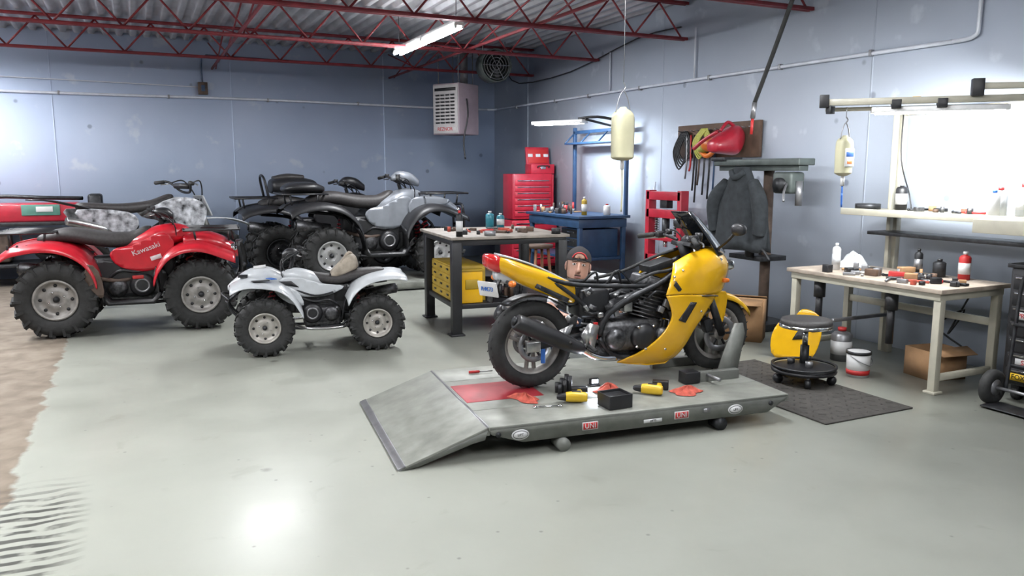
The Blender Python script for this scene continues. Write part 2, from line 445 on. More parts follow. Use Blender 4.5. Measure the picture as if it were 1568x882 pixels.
# fluorescent fixtures
def fixture(u,w,z,ang=pi/2,ln=2.44,pw=150):
    b=B('fluorescent_light',(u,w,z),ang)
    for k in (-.5,.5):
        cx=k*ln/2
        b.box((cx,0,.05),(ln/2-.03,.10,.07),fixt)
        for y in (-.045,.045):
            b.cyl((cx-ln/4+.05,y,0),(cx+ln/4-.05,y,0),.019,glowm,n=12)
            for e in (-1,1): b.box((cx+e*(ln/4-.03),y,.01),(.02,.03,.06),fixt)
    for x in (-ln*.45,ln*.45): b.cyl((x,0,.08),(x,0,ZC-z),.006,steel,n=6)
    b.done()
    l=bpy.data.lights.new('tube_light','AREA'); l.shape='RECTANGLE'; l.size=ln; l.size_y=.18; l.energy=pw; l.color=(.96,.98,1)
    o=bpy.data.objects.new('tube_light',l); scene.collection.objects.link(o); o.location=(u,w,z-.04); o.rotation_euler=(0,0,ang)
PW=78
for u,w in ((3.5,9.95),(3.3,4.6),(3.3,.4),(-1.2,5.0),(-1.2,.8),(-5.5,9.0),(-5.5,4),(-2.3,9.4),(-2.6,12.6)):  # last two are out of view, added to brighten the far walls
    fixture(u,w,3.35 if w>9 else 3.27,pw=PW*(1.5 if w>8 else 1))

# ---------------------------------------------------------------- wheels
def atv_wheel(b,c,Rw,w,rim,rr=.52,lug=1,n=18):
    x,y,z=c; r0=Rw*rr; h=w/2
    b.lathe([(r0,-h*.75),(r0+.03,-h*.95),(Rw*.80,-h),(Rw*.93,-h*.88),(Rw*.965,-h*.4),(Rw*.97,0),(Rw*.965,h*.4),(Rw*.93,h*.88),(Rw*.80,h),(r0+.03,h*.95),(r0,h*.75)],c,rubber,n=40)
    for i in range(n):
        for sd in (-1,1):
            a=2*pi*(i+(.5 if sd>0 else 0))/n
            px,pz=x+Rw*.955*cos(a),z+Rw*.955*sin(a)
            bb=bmesh.new(); bmesh.ops.create_cube(bb,size=1.); bmesh.ops.scale(bb,vec=(Rw*.085,h*.85,Rw*.11),verts=bb.verts)
            X=Matrix.Translation((px,y+sd*h*.52,pz))@Matrix.Rotation(-(a-pi/2),4,'Y')@Matrix.Rotation(sd*.5,4,'Z')
            b.merge(bb,rubber,X,smooth=False)
            bb=bmesh.new(); bmesh.ops.create_cube(bb,size=1.); bmesh.ops.scale(bb,vec=(Rw*.07,h*.14,Rw*.2),verts=bb.verts)
            X=Matrix.Translation((x+Rw*.86*cos(a),y+sd*h*.98,z+Rw*.86*sin(a)))@Matrix.Rotation(-(a-pi/2),4,'Y')
            b.merge(bb,rubber,X,smooth=False)
    for sd in (-1,1):
        o=sd*h
        b.lathe([(r0*1.03,o*.78),(r0*1.0,o*.9),(r0*.9,o*.78),(r0*.84,o*.45),(r0*.6,o*.38),(r0*.5,o*.5),(r0*.28,o*.5),(r0*.2,o*.4),(0.001,o*.4)],c,rim,n=36,closed=False)
        for i in range(8):
            a=2*pi*i/8; q=.71*r0
            b.cyl((x+q*cos(a),y+o*.36,z+q*sin(a)),(x+q*cos(a),y+o*.455,z+q*sin(a)),r0*.085,blackpl,n=10)
        b.cyl((x,y+o*.3,z),(x,y+o*.72,z),r0*.17,darkm,r2=r0*.12,n=14)
        for i in range(4):
            a=2*pi*i/4+.4; q=.38*r0; b.cyl((x+q*cos(a),y+o*.4,z+q*sin(a)),(x+q*cos(a),y+o*.58,z+q*sin(a)),r0*.045,chrome,n=8)

def spring(b,p1,p2,r,mat,n=7,wr=.008):
    p1=Vector(p1);p2=Vector(p2);d=(p2-p1);t=d.normalized();up=Vector((0,1,0)) if abs(t.y)<.9 else Vector((1,0,0))
    up=(up-t*up.dot(t)).normalized();sd=t.cross(up);P=[]
    for i in range(n*10+1):
        a=2*pi*i/10; P.append(p1+d*(i/(n*10))+(up*cos(a)+sd*sin(a))*r)
    b.tube(P,wr,mat,n=6,k=1); b.cyl(p1-t*.05,p2+t*.05,r*.45,darkm,n=10)

def fender(b,path,ys,drops,mat,th=.012,k=4):
    pts=catm(path,k)
    for sd in (-1,1):
        P=[]
        for (x,z) in pts: P.append([(x,sd*y,z-d) for y,d in zip(ys,drops)])
        b.grid(P,mat,th)

def atv(name,loc,rz,sc,colr,rim,style='utility',Rr=.42,Rf=.40,seat=seatm,accent=None,rack=True,hi=0.,springm=redp,decal=None,pod=0,fcol=None,extra=None):
    b=B(name,loc,rz,sc); wb_=1.47; accent=accent or colr; fcol=fcol or colr
    yr,yf=.43,.43
    for sd in (-1,1):
        atv_wheel(b,(0,sd*yr,Rr),Rr,.30,rim); atv_wheel(b,(wb_,sd*yf,Rf),Rf,.25,rim)
        b.tube([(wb_-.12,sd*.14,Rf+.02),(wb_,sd*.34,Rf-.04)],.018,darkm,k=1); b.tube([(wb_+.12,sd*.14,Rf+.02),(wb_,sd*.34,Rf-.04)],.018,darkm,k=1)
        b.tube([(wb_-.1,sd*.14,Rf+.18),(wb_,sd*.33,Rf+.1)],.015,darkm,k=1); b.tube([(wb_+.1,sd*.14,Rf+.18),(wb_,sd*.33,Rf+.1)],.015,darkm,k=1)
        spring(b,(wb_-.05,sd*.28,Rf+.06),(wb_-.12,sd*.17,Rf+.42),.04,springm)
        b.box((wb_,sd*.33,Rf),(.07,.05,.2),darkm)
        b.tube([(.0,sd*.14,Rr),(.35,sd*.15,.36),(.5,sd*.16,.3),(1.1,sd*.16,.3),(1.35,sd*.14,.42),(1.5,sd*.12,.66),(1.3,sd*.1,.85)],.02,darkm)
        b.tube([(.45,sd*.14,.34),(.3,sd*.14,.8),(-.2,sd*.13,.9)],.018,darkm)
        if style=='utility':
            b.prism([(.42,.36),(.5,.32),(.98,.32),(1.06,.42),(1.03,.45),(.95,.36),(.52,.36),(.46,.45)],sd*.26,sd*.50,blackpl)
            b.grid([[(.36,sd*.3,.72),(.36,sd*.55,.70)],[(.44,sd*.3,.55),(.44,sd*.56,.53)],[(.47,sd*.3,.36),(.47,sd*.52,.36)]],blackpl,.015,3)
            b.grid([[(1.0,sd*.26,.72),(1.0,sd*.5,.66)],[(1.03,sd*.26,.55),(1.03,sd*.5,.5)],[(1.02,sd*.26,.4),(1.02,sd*.48,.4)]],blackpl,.015,3)
            b.panel([(.36,.50),(.38,.80),(.62,.76),(.9,.70),(1.08,.66),(1.1,.46),(.95,.38),(.5,.38)],lambda x,z,sd=sd:sd*.19,blackpl,k=3)
        else:
            b.tube([(.3,sd*.2,.38),(.45,sd*.42,.33),(.9,sd*.42,.33),(1.1,sd*.18,.36)],.02,alu)
            b.box((.7,sd*.34,.34),(.1,.2,.03),darkm)
            b.panel([(.4,.5),(.3,.85),(.6,.84),(1.1,.76),(1.2,.55),(1.0,.5)],lambda x,z,sd=sd:sd*.13,blackpl,k=3)
    b.cyl((0,-.36,Rr),(0,.36,Rr),.03,darkm); b.cyl((0,-.09,Rr),(0,.09,Rr),.1,engm)
    b.bar((0,0,Rr),(.45,0,.42),.14,.09,darkm); spring(b,(.15,0,.5),(.3,0,.85),.05,springm)
    b.box((.7,0,.44),(.5,.34,.28),engm,bev=.04); b.box((.72,0,.62),(.26,.24,.16),darkm,bev=.02)
    for i in range(6): b.box((.74,0,.58+.028*i),(.24,.28,.01),engm,bev=0)
    for sd in (-1,1):
        b.lathe([(0,sd*.17),(.13,sd*.19),(.14,sd*.21),(.11,sd*.235),(.05,sd*.24),(0,sd*.24)],(.84,0,.50),blackpl,n=28,closed=False)
        b.lathe([(0,sd*.17),(.1,sd*.19),(.105,sd*.21),(.06,sd*.23),(0,sd*.23)],(.58,0,.48),engm,n=28,closed=False)
        b.lathe([(.06,sd*.245),(.085,sd*.245),(.085,sd*.22),(.06,sd*.22)],(.84,0,.50),steel,n=24)
        b.tube([(.5,sd*.18,.6),(.62,sd*.22,.68),(.8,sd*.2,.66),(1.,sd*.17,.72)],.018,blackpl)
        b.tube([(.55,sd*.2,.78),(.8,sd*.19,.74),(1.1,sd*.15,.85)],.012,darkm)
    b.box((.4,0,.72),(.35,.26,.24),blackpl,bev=.04); b.box((1.12,0,.66),(.14,.3,.3),blackpl,bev=.03)
    b.cyl((-.38,-.2,.74),(.05,-.2,.68),.075,engm,r2=.07); b.cyl((-.4,-.2,.742),(-.38,-.2,.74),.05,blackpl)
    b.tube([(.05,-.2,.68),(.3,-.2,.62),(.6,-.2,.56),(.85,-.12,.62)],.024,rust)
    if style=='utility':
        b.body([(-.22,1.03,.07,.03),(-.16,1.05,.17,.06),(.1,1.09,.21,.085),(.45,1.03,.19,.09),(.72,1.02,.15,.09),(.88,1.09,.12,.08),(.95,1.12,.07,.05)],seat)
        b.body([(.62,.93,.1,.1),(.8,.95,.17,.14),(1.0,1.02,.19,.15),(1.18,1.07,.17,.13),(1.32,1.08,.12,.09),(1.38,1.07,.06,.05)],colr)
        for y_ in (-.215,.215):
            b.panel([(.52,.86),(.62,.72),(.9,.66),(1.12,.78),(1.2,.98),(1.1,1.1),(.92,1.04),(.75,.96),(.6,.94)],lambda x,z:y_,colr,k=3)
        ys=(0,.2,.42,.56,.60); dr=(-.02,0,.0,.03,.09)
        fender(b,[(-.5,.93),(-.38,1.0),(-.1,1.04),(.12,1.0),(.28,.9),(.38,.76),(.42,.62)],ys,dr,fcol)
        fender(b,[(.98,.62),(1.03,.76),(1.14,.9),(1.3,.98),(1.5,.99),(1.7,.92),(1.86,.85)],ys,dr,fcol)
        b.body([(1.3,.98,.24,.09),(1.5,1.0,.27,.1),(1.7,.95,.25,.1),(1.86,.86,.2,.08),(1.9,.83,.1,.05)],colr)
        for sd in (-1,1): b.ball((1.84,sd*.15,.9),(.06,.07,.05),chrome)
        for sd in (-1,1):
            b.tube([(1.6,sd*.16,.45),(1.88,sd*.17,.5),(1.93,sd*.2,.72),(1.9,sd*.22,.95)],.02,blackpl)
        b.tube([(1.9,-.22,.95),(1.95,0,.97),(1.9,.22,.95)],.02,blackpl); b.tube([(1.93,-.2,.68),(1.97,0,.68),(1.93,.2,.68)],.02,blackpl)
    else:
        b.body([(-.2,1.02,.05,.02),(-.12,1.03,.12,.05),(.2,1.0,.15,.07),(.5,.93,.13,.08),(.8,.98,.1,.07),(.92,1.02,.05,.04)],seat)
        b.body([(.66,.9,.08,.08),(.85,.95,.15,.12),(1.05,.99,.14,.12),(1.25,.98,.08,.07)],colr)
        for sd in (-1,1):
            b.panel([(.4,.85),(.6,.74),(.85,.72),(1.1,.76),(1.3,.87),(1.2,1.0),(.95,.98),(.7,.9)],lambda x,z,sd=sd:sd*.17,accent,k=3)
            b.panel([(.95,.62),(1.15,.66),(1.32,.82),(1.2,.9),(1.02,.8)],lambda x,z,sd=sd:sd*.22,colr,k=3)
            b.panel([(1.0,.86),(1.2,.90),(1.28,.95),(1.1,.95)],lambda x,z,sd=sd:sd*.178,blackpl,th=.004)
        ys=(.0,.12,.3,.48,.56); dr=(-.03,0,.0,.02,.07)
        fender(b,[(-.42,1.0),(-.28,1.03),(-.05,1.02),(.15,.96),(.3,.84),(.38,.70)],ys,dr,fcol)
        fender(b,[(.98,.58),(1.05,.72),(1.14,.85),(1.28,.95),(1.5,1.0),(1.72,1.0),(1.88,.93)],(0,.12,.3,.46,.54),(0.02,.0,.02,.04,.09),fcol)
        b.body([(1.2,.96,.14,.09),(1.4,1.02,.18,.12),(1.65,1.0,.17,.11),(1.85,.9,.1,.07),(1.92,.87,.04,.03)],accent)
        for sd in (-1,1):
            b.ball((1.86,sd*.08,.9),(.04,.05,.035),chrome)
            b.tube([(1.5,sd*.12,.45),(1.8,sd*.13,.5),(1.92,sd*.12,.68),(1.75,sd*.12,.85)],.018,darkm)
        b.tube([(1.92,-.12,.68),(1.95,0,.69),(1.92,.12,.68)],.018,darkm)
    if rack:
        for (x0,x1,z) in ((-.55,.0,1.14),(1.32,1.92,1.13)):
            b.tube([(x0,-.42,z),(x0-.02,0,z),(x0,.42,z),],.014,blackpl,k=3)
            b.tube([(x1,-.38,z),(x1,.38,z)],.014,blackpl,k=1)
            for y in (-.42,-.28,-.14,0,.14,.28,.42): b.tube([(x0,y,z),(x1,y*.9,z)],.011,blackpl,k=1)
            for y in (-.25,.25):
                b.tube([(x0+.1,y,z),(x0+.12,y,z-.14)],.013,blackpl,k=1); b.tube([(x1-.1,y,z),(x1-.12,y,z-.14)],.013,blackpl,k=1)
    hz=1.33+hi
    b.tube([(1.22,0,.75),(1.1,0,1.1),(1.05,0,hz-.07)],.025,darkm)
    b.tube([(.90,-.44,hz),(.96,-.26,hz+.03),(1.04,-.12,hz-.04),(1.05,0,hz-.06),(1.04,.12,hz-.04),(.96,.26,hz+.03),(.90,.44,hz)],.014,darkm)
    for sd in (-1,1):
        b.cyl((.90,sd*.45,hz),(.945,sd*.31,hz+.022),.022,rubber); b.tube([(.99,sd*.28,hz+.0),(1.02,sd*.36,hz-.01),(.97,sd*.45,hz-.02)],.007,alu)
        b.box((.965,sd*.26,hz+.035),(.05,.06,.05),blackpl)
        b.tube([(1.0,sd*.2,hz),(1.13,sd*.16,hz-.02),(1.2,sd*.08,hz-.18),(1.15,0,hz-.3)],.008,blackpl)
        b.tube([(1.0,sd*.24,hz+.02),(1.2,sd*.2,hz-.12),(1.22,sd*.14,hz-.3),(1.15,sd*.1,hz-.4)],.007,blackpl)
    b.body([(.98,hz-.02,.05,.02),(1.03,hz,.1,.045),(1.13,hz-.01,.1,.06),(1.2,hz-.05,.06,.04)],blackpl)
    if pod:
        b.body([(.95,hz+.0,.05,.03),(1.05,hz+.03,.12,.07),(1.2,hz+.0,.13,.08),(1.32,hz-.06,.08,.05)],greyp if pod==1 else blackpl)
        b.ball((1.31,0,hz-.04),(.03,.06,.04),chrome)
    if extra: extra(b)
    if decal:
        b.text(decal,.085,(.90,-.229,.92),(pi/2,-.35,0),whitel)
        b.box((.80,-.25,.60),(.12,.012,.04),redl); b.box((1.0,-.226,.82),(.12,.006,.05),whitel,rot=(0,-.3,0))
    b.done()

def white_extra(b):   # torn seat cover and graphics
    b.body([(.18,1.12,.03,.03),(.22,1.16,.12,.10),(.32,1.14,.14,.13),(.46,1.05,.13,.10),(.56,1.0,.10,.05)],seatw)
    b.tube([(.2,-.1,1.18),(.3,.0,1.30),(.42,.08,1.16)],.02,seatw)
    for sd in (-1,1):
        b.box((1.5,sd*.40,1.0),(.22,.10,.012),blackpl,rot=(0,0,.3)); b.box((1.36,sd*.30,1.01),(.08,.16,.01),bluelb,rot=(0,0,.5))
        b.box((1.72,sd*.15,1.04),(.12,.05,.04),blackpl)
    b.box((1.5,0,1.14),(.16,.2,.02),whitel,rot=(0,.1,0))
    b.tube([(1.9,-.3,.75),(2.0,0,.8),(1.9,.3,.75)],.018,darkm)
def red_extra(b):
    for i in range(5): b.box((-.42+.09*i,-.47,.99),(.02,.02,.06),blackpl)
    b.panel([(.30,.62),(.34,.80),(.44,.72),(.48,.50),(.44,.42)],lambda x,z:-.57,rust,th=.01,k=2)
    b.tube([(1.86,-.1,1.0),(1.8,-.25,1.14),(1.5,-.3,1.16)],.012,blackpl)
def black_extra(b):   # cushioned trunk behind the seat
    b.body([(-.05,1.28,.18,.06),(0,1.30,.28,.11),(.3,1.30,.30,.13),(.55,1.29,.26,.10),(.62,1.27,.15,.05)],blackpl)
    b.body([(.0,1.41,.12,.03),(.2,1.43,.2,.05),(.42,1.42,.16,.04)],seatm)
    b.tube([(-.1,-.25,1.15),(-.15,-.2,1.42),(-.15,.2,1.42),(-.1,.25,1.15)],.018,darkm)
def silver_extra(b):
    b.body([(-.5,1.2,.2,.03),(-.4,1.22,.3,.06),(-.15,1.22,.3,.07),(.0,1.2,.2,.04)],blackpl)
    for sd in (-1,1): b.panel([(1.2,.75),(1.45,.9),(1.7,1.02),(1.5,1.08),(1.2,1.08),(1.1,.95)],lambda x,z,sd=sd:sd*.28,greyp,k=3)

atv('red_utility_atv',R(-4.83,8.36),RA(20.3),.94,redp,rimgrey,decal='Kawasaki',springm=redp,extra=red_extra)
atv('white_youth_atv',R(-1.40,7.72),RA(198),.70,whitep,M('rim_light',(.36,.34,.31),.4,.3),style='sport',Rr=.375,Rf=.385,seat=seatm,rack=False,springm=redp,extra=white_extra)
atv('silver_utility_atv',R(-2.76,11.44,.123),RA(25),1.1,greyp,M('rim_light2',(.40,.40,.40),.4,.4),Rr=.36,Rf=.34,pod=1,fcol=blackpl,extra=silver_extra)
atv('black_utility_atv',R(-3.85,12.72),RA(25),1.12,blackpl,darkm,Rr=.38,Rf=.36,pod=2,springm=redp,extra=black_extra)

# ---------------------------------------------------------------- dirt bike behind the red atv
pat=M('checker_graphics',(.34,.35,.37),.4,var=.97,scale=16)
d=B('white_black_dirt_bike',R(-5.28,9.55),RA(52),1.28); DW=1.42
for x,Rw in ((0,.34),(DW,.36)):
    d.lathe([(Rw*.82,-.035),(Rw*.86,-.055),(Rw*.96,-.05),(Rw*.97,0),(Rw*.96,.05),(Rw*.86,.055),(Rw*.82,.035)],(x,0,Rw),rubber,n=44)
    for i in range(32):
        a=2*pi*i/32
        for sd in (-1,0,1):
            bb=bmesh.new(); bmesh.ops.create_cube(bb,size=1.); bmesh.ops.scale(bb,vec=(.02,.026,.03),verts=bb.verts)
            d.merge(bb,rubber,Matrix.Translation((x+(Rw-.014)*cos(a+.1*(sd==0)),sd*.036,Rw+(Rw-.014)*sin(a+.1*(sd==0))))@Matrix.Rotation(-(a-pi/2),4,'Y'),smooth=False)
    d.lathe([(Rw*.79,-.02),(Rw*.83,-.032),(Rw*.83,.032),(Rw*.79,.02)],(x,0,Rw),darkm,n=44)
    d.cyl((x,-.06,Rw),(x,.06,Rw),.04,alu); d.lathe([(.09,-.055),(.12,-.055),(.12,-.05),(.09,-.05)],(x,0,Rw),steel,n=28)
    for i in range(18):
        a=2*pi*i/18; d.cyl((x+.035*cos(a+.5),.04*(-1)**i,Rw+.035*sin(a+.5)),(x+Rw*.8*cos(a),0,Rw+Rw*.8*sin(a)),.003,steel,n=5)
for sd in (-1,1):
    d.bar((0,sd*.09,.34),(.52,sd*.08,.44),.03,.06,alu); d.cyl((1.17,sd*.1,.98),(1.33,sd*.1,.62),.026,alu); d.cyl((1.31,sd*.1,.66),(DW,sd*.1,.36),.02,chrome)
    d.box((1.34,sd*.12,.55),(.05,.03,.26),whitep,rot=(0,-.42,0))
    d.tube([(1.12,sd*.04,.93),(.8,sd*.12,.75),(.55,sd*.12,.55),(.52,sd*.11,.34),(.75,sd*.1,.25),(1.0,sd*.08,.32),(1.15,sd*.04,.75)],.018,darkm)
    d.tube([(.55,sd*.1,.6),(.2,sd*.09,.85),(.1,sd*.08,.92)],.014,darkm)
    d.panel([(.66,.98),(1.0,1.06),(1.22,.97),(1.2,.78),(1.08,.62),(.98,.66),(.9,.80),(.70,.86)],lambda x,z,sd=sd:sd*.17,pat,k=3)
    d.panel([(-.05,.97),(.42,.93),(.52,.80),(.35,.66),(.15,.72),(.0,.84)],lambda x,z,sd=sd:sd*.125,pat,k=3)
    d.cyl((.5,sd*.1,.33),(.5,sd*.22,.32),.015,alu)
d.body([(.0,.99,.04,.02),(.06,.99,.09,.04),(.4,.96,.1,.05),(.7,.98,.08,.05),(.9,1.05,.06,.04),(.95,1.06,.03,.02)],seatm)
d.body([(.66,.93,.06,.05),(.85,.95,.13,.09),(1.02,.96,.13,.10),(1.14,.97,.08,.06)],whitep)
d.grid([[(-.42,-.05,1.06),(-.42,.05,1.06)],[(-.25,-.10,1.05),(-.25,.10,1.05)],[(0,-.11,.99),(0,.11,.99)],[(.2,-.09,.93),(.2,.09,.93)]],blackpl,.012,3)
d.grid([[(1.08,-.05,.80),(1.08,.05,.80)],[(1.3,-.08,.82),(1.3,.08,.82)],[(1.6,-.08,.80),(1.6,.08,.80)],[(1.85,-.04,.72),(1.85,.04,.72)]],whitep,.012,3)
d.box((1.29,0,.96),(.02,.2,.24),whitep,rot=(0,-.42,0),bev=.008); d.box((1.305,0,.96),(.008,.14,.14),blackpl,rot=(0,-.42,0))
d.box((.78,0,.40),(.34,.24,.24),engm,bev=.05); d.box((.86,0,.60),(.17,.16,.22),darkm,bev=.02)
for i in range(7): d.box((.86,0,.52+.028*i),(.2,.2,.008),engm,bev=0)
for sd in (-1,1): d.lathe([(0,sd*.11),(.1,sd*.11),(.09,sd*.15),(0,sd*.15)],(.70,0,.40),engm,n=24,closed=False)
d.tube([(.95,-.05,.6),(1.1,-.1,.5),(1.0,-.14,.3),(.7,-.15,.35),(.4,-.14,.62),(.2,-.13,.76)],[.02,.03,.04,.035,.02,.02],rust,n=12)
d.tube([(.22,-.13,.75),(.15,-.13,.78),(-.12,-.13,.86),(-.16,-.13,.87)],[.02,.04,.04,.03],alu,n=14)
spring(d,(.42,0,.42),(.55,0,.74),.04,redp,6,.009)
d.tube([(.98,-.36,1.2),(1.04,-.22,1.21),(1.1,-.1,1.12),(1.12,0,1.1),(1.1,.1,1.12),(1.04,.22,1.21),(.98,.36,1.2)],.013,darkm)
d.cyl((1.07,-.13,1.17),(1.07,.13,1.17),.03,blackpl); d.box((1.15,0,1.02),(.07,.24,.03),darkm); d.box((1.2,0,.84),(.07,.24,.03),darkm)
for sd in (-1,1):
    d.cyl((.975,sd*.37,1.2),(1.01,sd*.26,1.208),.02,rubber); d.tube([(1.05,sd*.22,1.2),(1.08,sd*.28,1.19),(1.03,sd*.36,1.18)],.006,alu)
    d.tube([(1.06,sd*.2,1.2),(1.18,sd*.16,1.22),(1.25,sd*.06,1.05),(1.2,0,.9)],.007,blackpl)
d.tube([(.6,.12,.28),(.55,.22,.12),(.52,.26,.01)],.012,alu)
d.done()

# low platform beneath silver atv
p_=B('low_service_lift',R(-3.2,10.35),RA(25))
p_.box((1.35,.85,.08),(2.9,1.75,.08),liftd); p_.box((1.35,.0,.07),(2.9,.03,.1),liftg)
for x in (.2,2.5):
    for y in (.15,1.55): p_.cyl((x,y,0),(x,y,.05),.05,darkm)
p_.prism([(2.8,.12),(3.2,.01),(3.2,0),(2.8,0)],.1,1.6,liftg)
p_.done()

# ---------------------------------------------------------------- motorcycle lift
lf=B('motorcycle_lift_table',R(-.139,4.455),RA(19.5)); Lx,Ly,Lz=2.14,1.42,.20
for y0,y1 in ((.0,.345),(.35,1.07),(1.075,Ly)):
    lf.box((Lx/2,(y0+y1)/2,Lz-.012),(Lx,y1-y0,.024),liftd)
for y in (.012,Ly-.012):
    lf.prism([(0,Lz-.003),(Lx,Lz-.003),(Lx,Lz-.03),(Lx-.16,.085),(.22,.085),(.02,Lz-.05)],y-.012,y+.012,liftg)
lf.box((Lx-.0,Ly/2,Lz-.03),(.03,Ly-.02,.05),liftg); lf.box((.0,Ly/2,Lz-.03),(.03,Ly-.02,.05),liftg)
lf.box((.29,.73,Lz+.001),(.54,.42,.004),liftr)
lf.cyl((0,0.01,Lz-.01),(0,Ly-.01,Lz-.01),.014,steel)
a_=math.atan2(Lz-.012,.53)
lf.box((-.265,Ly/2,Lz/2+.0),(.555,Ly,.016),liftd,rot=(0,-a_,0))
for y in (.01,Ly-.01): lf.prism([(-.54,.0),(-.0,Lz-.015),(-.02,Lz-.075),(-.1,.11),(-.42,.012),(-.5,.0)],y-.01,y+.01,liftg,bev=.002)
lf.box((-.52,Ly/2,.012),(.05,Ly,.02),steel,rot=(0,-a_,0))
for y in (.42,1.0): lf.box((1.1,y,.03),(1.7,.07,.05),darkm)
for x in (.3,1.1,1.9): lf.box((x,.71,.03),(.07,.62,.05),darkm)
for y in (.5,.92): lf.bar((.4,y,.06),(1.8,y,.15),.03,.05,darkm); lf.bar((.4,y,.15),(1.8,y,.06),.03,.05,darkm)
lf.box((1.1,.71,.11),(1.9,.7,.13),darkm)
lf.cyl((.48,-.02,.042),(.48,.10,.042),.042,liftg); lf.cyl((1.62,-.0,.042),(1.62,.10,.042),.042,darkm)
def ell(b,x,z,rx,rz_,mat,y=-.0025):
    bb=bmesh.new(); bmesh.ops.create_cone(bb,cap_ends=True,segments=28,radius1=1,radius2=1,depth=.004)
    b.merge(bb,mat,Matrix.Translation((x,y,z))@Matrix.Diagonal((rx,1,rz_,1))@Matrix.Rotation(pi/2,4,'X'))
for x in (.20,1.72):
    ell(lf,x,.135,.056,.033,whitel); ell(lf,x,.135,.048,.026,blackpl,y=-.004); ell(lf,x,.135,.044,.022,whitel,y=-.0055)
    lf.text('LIFT',.022,(x,-.008,.135),(pi/2,0,0),blackpl,.001)
for x in (.66,1.31):
    lf.box((x,-.003,.14),(.105,.005,.05),whitel,bev=0); lf.box((x,-.0045,.14),(.095,.005,.04),redl,bev=0); lf.text('UNI',.045,(x,-.008,.14),(pi/2,0,0),whitel,.001)
lf.box((1.10,-.003,.125),(.13,.005,.022),whitel,bev=0); lf.text('LIFTS',.02,(1.1,-.007,.125),(pi/2,0,0),blackpl,.001)
lf.box((1.5,-.003,.15),(.05,.005,.03),steel,bev=0)
for x in (.06,2.0): lf.cyl((x,-.01,.15),(x,.02,.15),.016,darkm)
# front wheel vise
for y in (.50,.95):
    lf.prism([(1.90,Lz),(2.08,Lz),(2.14,.52),(2.12,.60),(2.05,.60),(1.96,.38)],y,y+.014,liftg,bev=.002)
    lf.box((1.84,y-.02,Lz+.035),(.46,.05,.07),liftg)
lf.box((2.10,.73,.34),(.02,.44,.16),liftg,rot=(0,.12,0))
lf.box((1.66,.47,Lz+.045),(.12,.10,.08),blackpl); lf.cyl((1.80,.30,Lz+.05),(1.80,.50,Lz+.05),.012,steel)
lf.done()

# ---------------------------------------------------------------- motorcycle
mc=B('motorcycle',R(.128,5.33,.205),RA(20)); WB=1.5
def mwheel(c,Rw,w,rimr,disc):
    h=w/2; x,y,z=c
    mc.lathe([(rimr,-h*.72),(rimr+.02,-h*.95),(Rw-.05,-h*1.0),(Rw-.02,-h*.8),(Rw-.004,-h*.35),(Rw,0),(Rw-.004,h*.35),(Rw-.02,h*.8),(Rw-.05,h*1.0),(rimr+.02,h*.95),(rimr,h*.72)],c,rubber,n=72)
    for i in range(30):
        for sd in (-1,1):
            a=2*pi*i/30+(.1 if sd>0 else 0)
            bb=bmesh.new(); bmesh.ops.create_cube(bb,size=1.); bmesh.ops.scale(bb,vec=(.006,h*.5,.004),verts=bb.verts)
            mc.merge(bb,blackpl,Matrix.Translation((x+(Rw-.007)*cos(a),y+sd*h*.45,z+(Rw-.007)*sin(a)))@Matrix.Rotation(-(a-pi/2),4,'Y')@Matrix.Rotation(sd*.35,4,'X')@Matrix.Rotation(sd*.8,4,'Z'),smooth=False)
    mc.lathe([(rimr-.03,-h*.25),(rimr-.012,-h*.6),(rimr+.012,-h*.8),(rimr+.012,h*.8),(rimr-.012,h*.6),(rimr-.03,h*.25)],c,rimgrey,n=56)
    mc.cyl((x,y-.07,z),(x,y+.07,z),.045,rimgrey); mc.cyl((x,y-.11,z),(x,y+.11,z),.016,steel)
    for i in range(3):
        a=2*pi*i/3+.5
        for da in (-.16,.16):
            p1=(x+.035*cos(a+da*3),y,z+.035*sin(a+da*3)); p2=(x+(rimr-.015)*cos(a+da),y,z+(rimr-.015)*sin(a+da)); mc.bar(p1,p2,.03,.026,rimgrey,.006)
    mc.lathe([(disc*.68,-.068),(disc,-.068),(disc,-.062),(disc*.68,-.062)],c,steel,n=44)
    for i in range(6):
        a=2*pi*i/6; mc.bar((x+.03*cos(a),y-.062,z+.03*sin(a)),(x+disc*.72*cos(a),y-.065,z+disc*.72*sin(a)),.008,.018,darkm)
mwheel((0,0,.307),.307,.135,.205,.115); mwheel((WB,0,.285),.285,.105,.2,.135)
mc.box((-.02,-.085,.40),(.10,.05,.06),darkm,rot=(0,.4,0)); mc.box((WB-.12,-.07,.36),(.06,.06,.10),darkm,rot=(0,-.3,0))
mc.lathe([(.06,.085),(.1,.085),(.1,.092),(.06,.092)],(0,0,.307),steel,n=36)
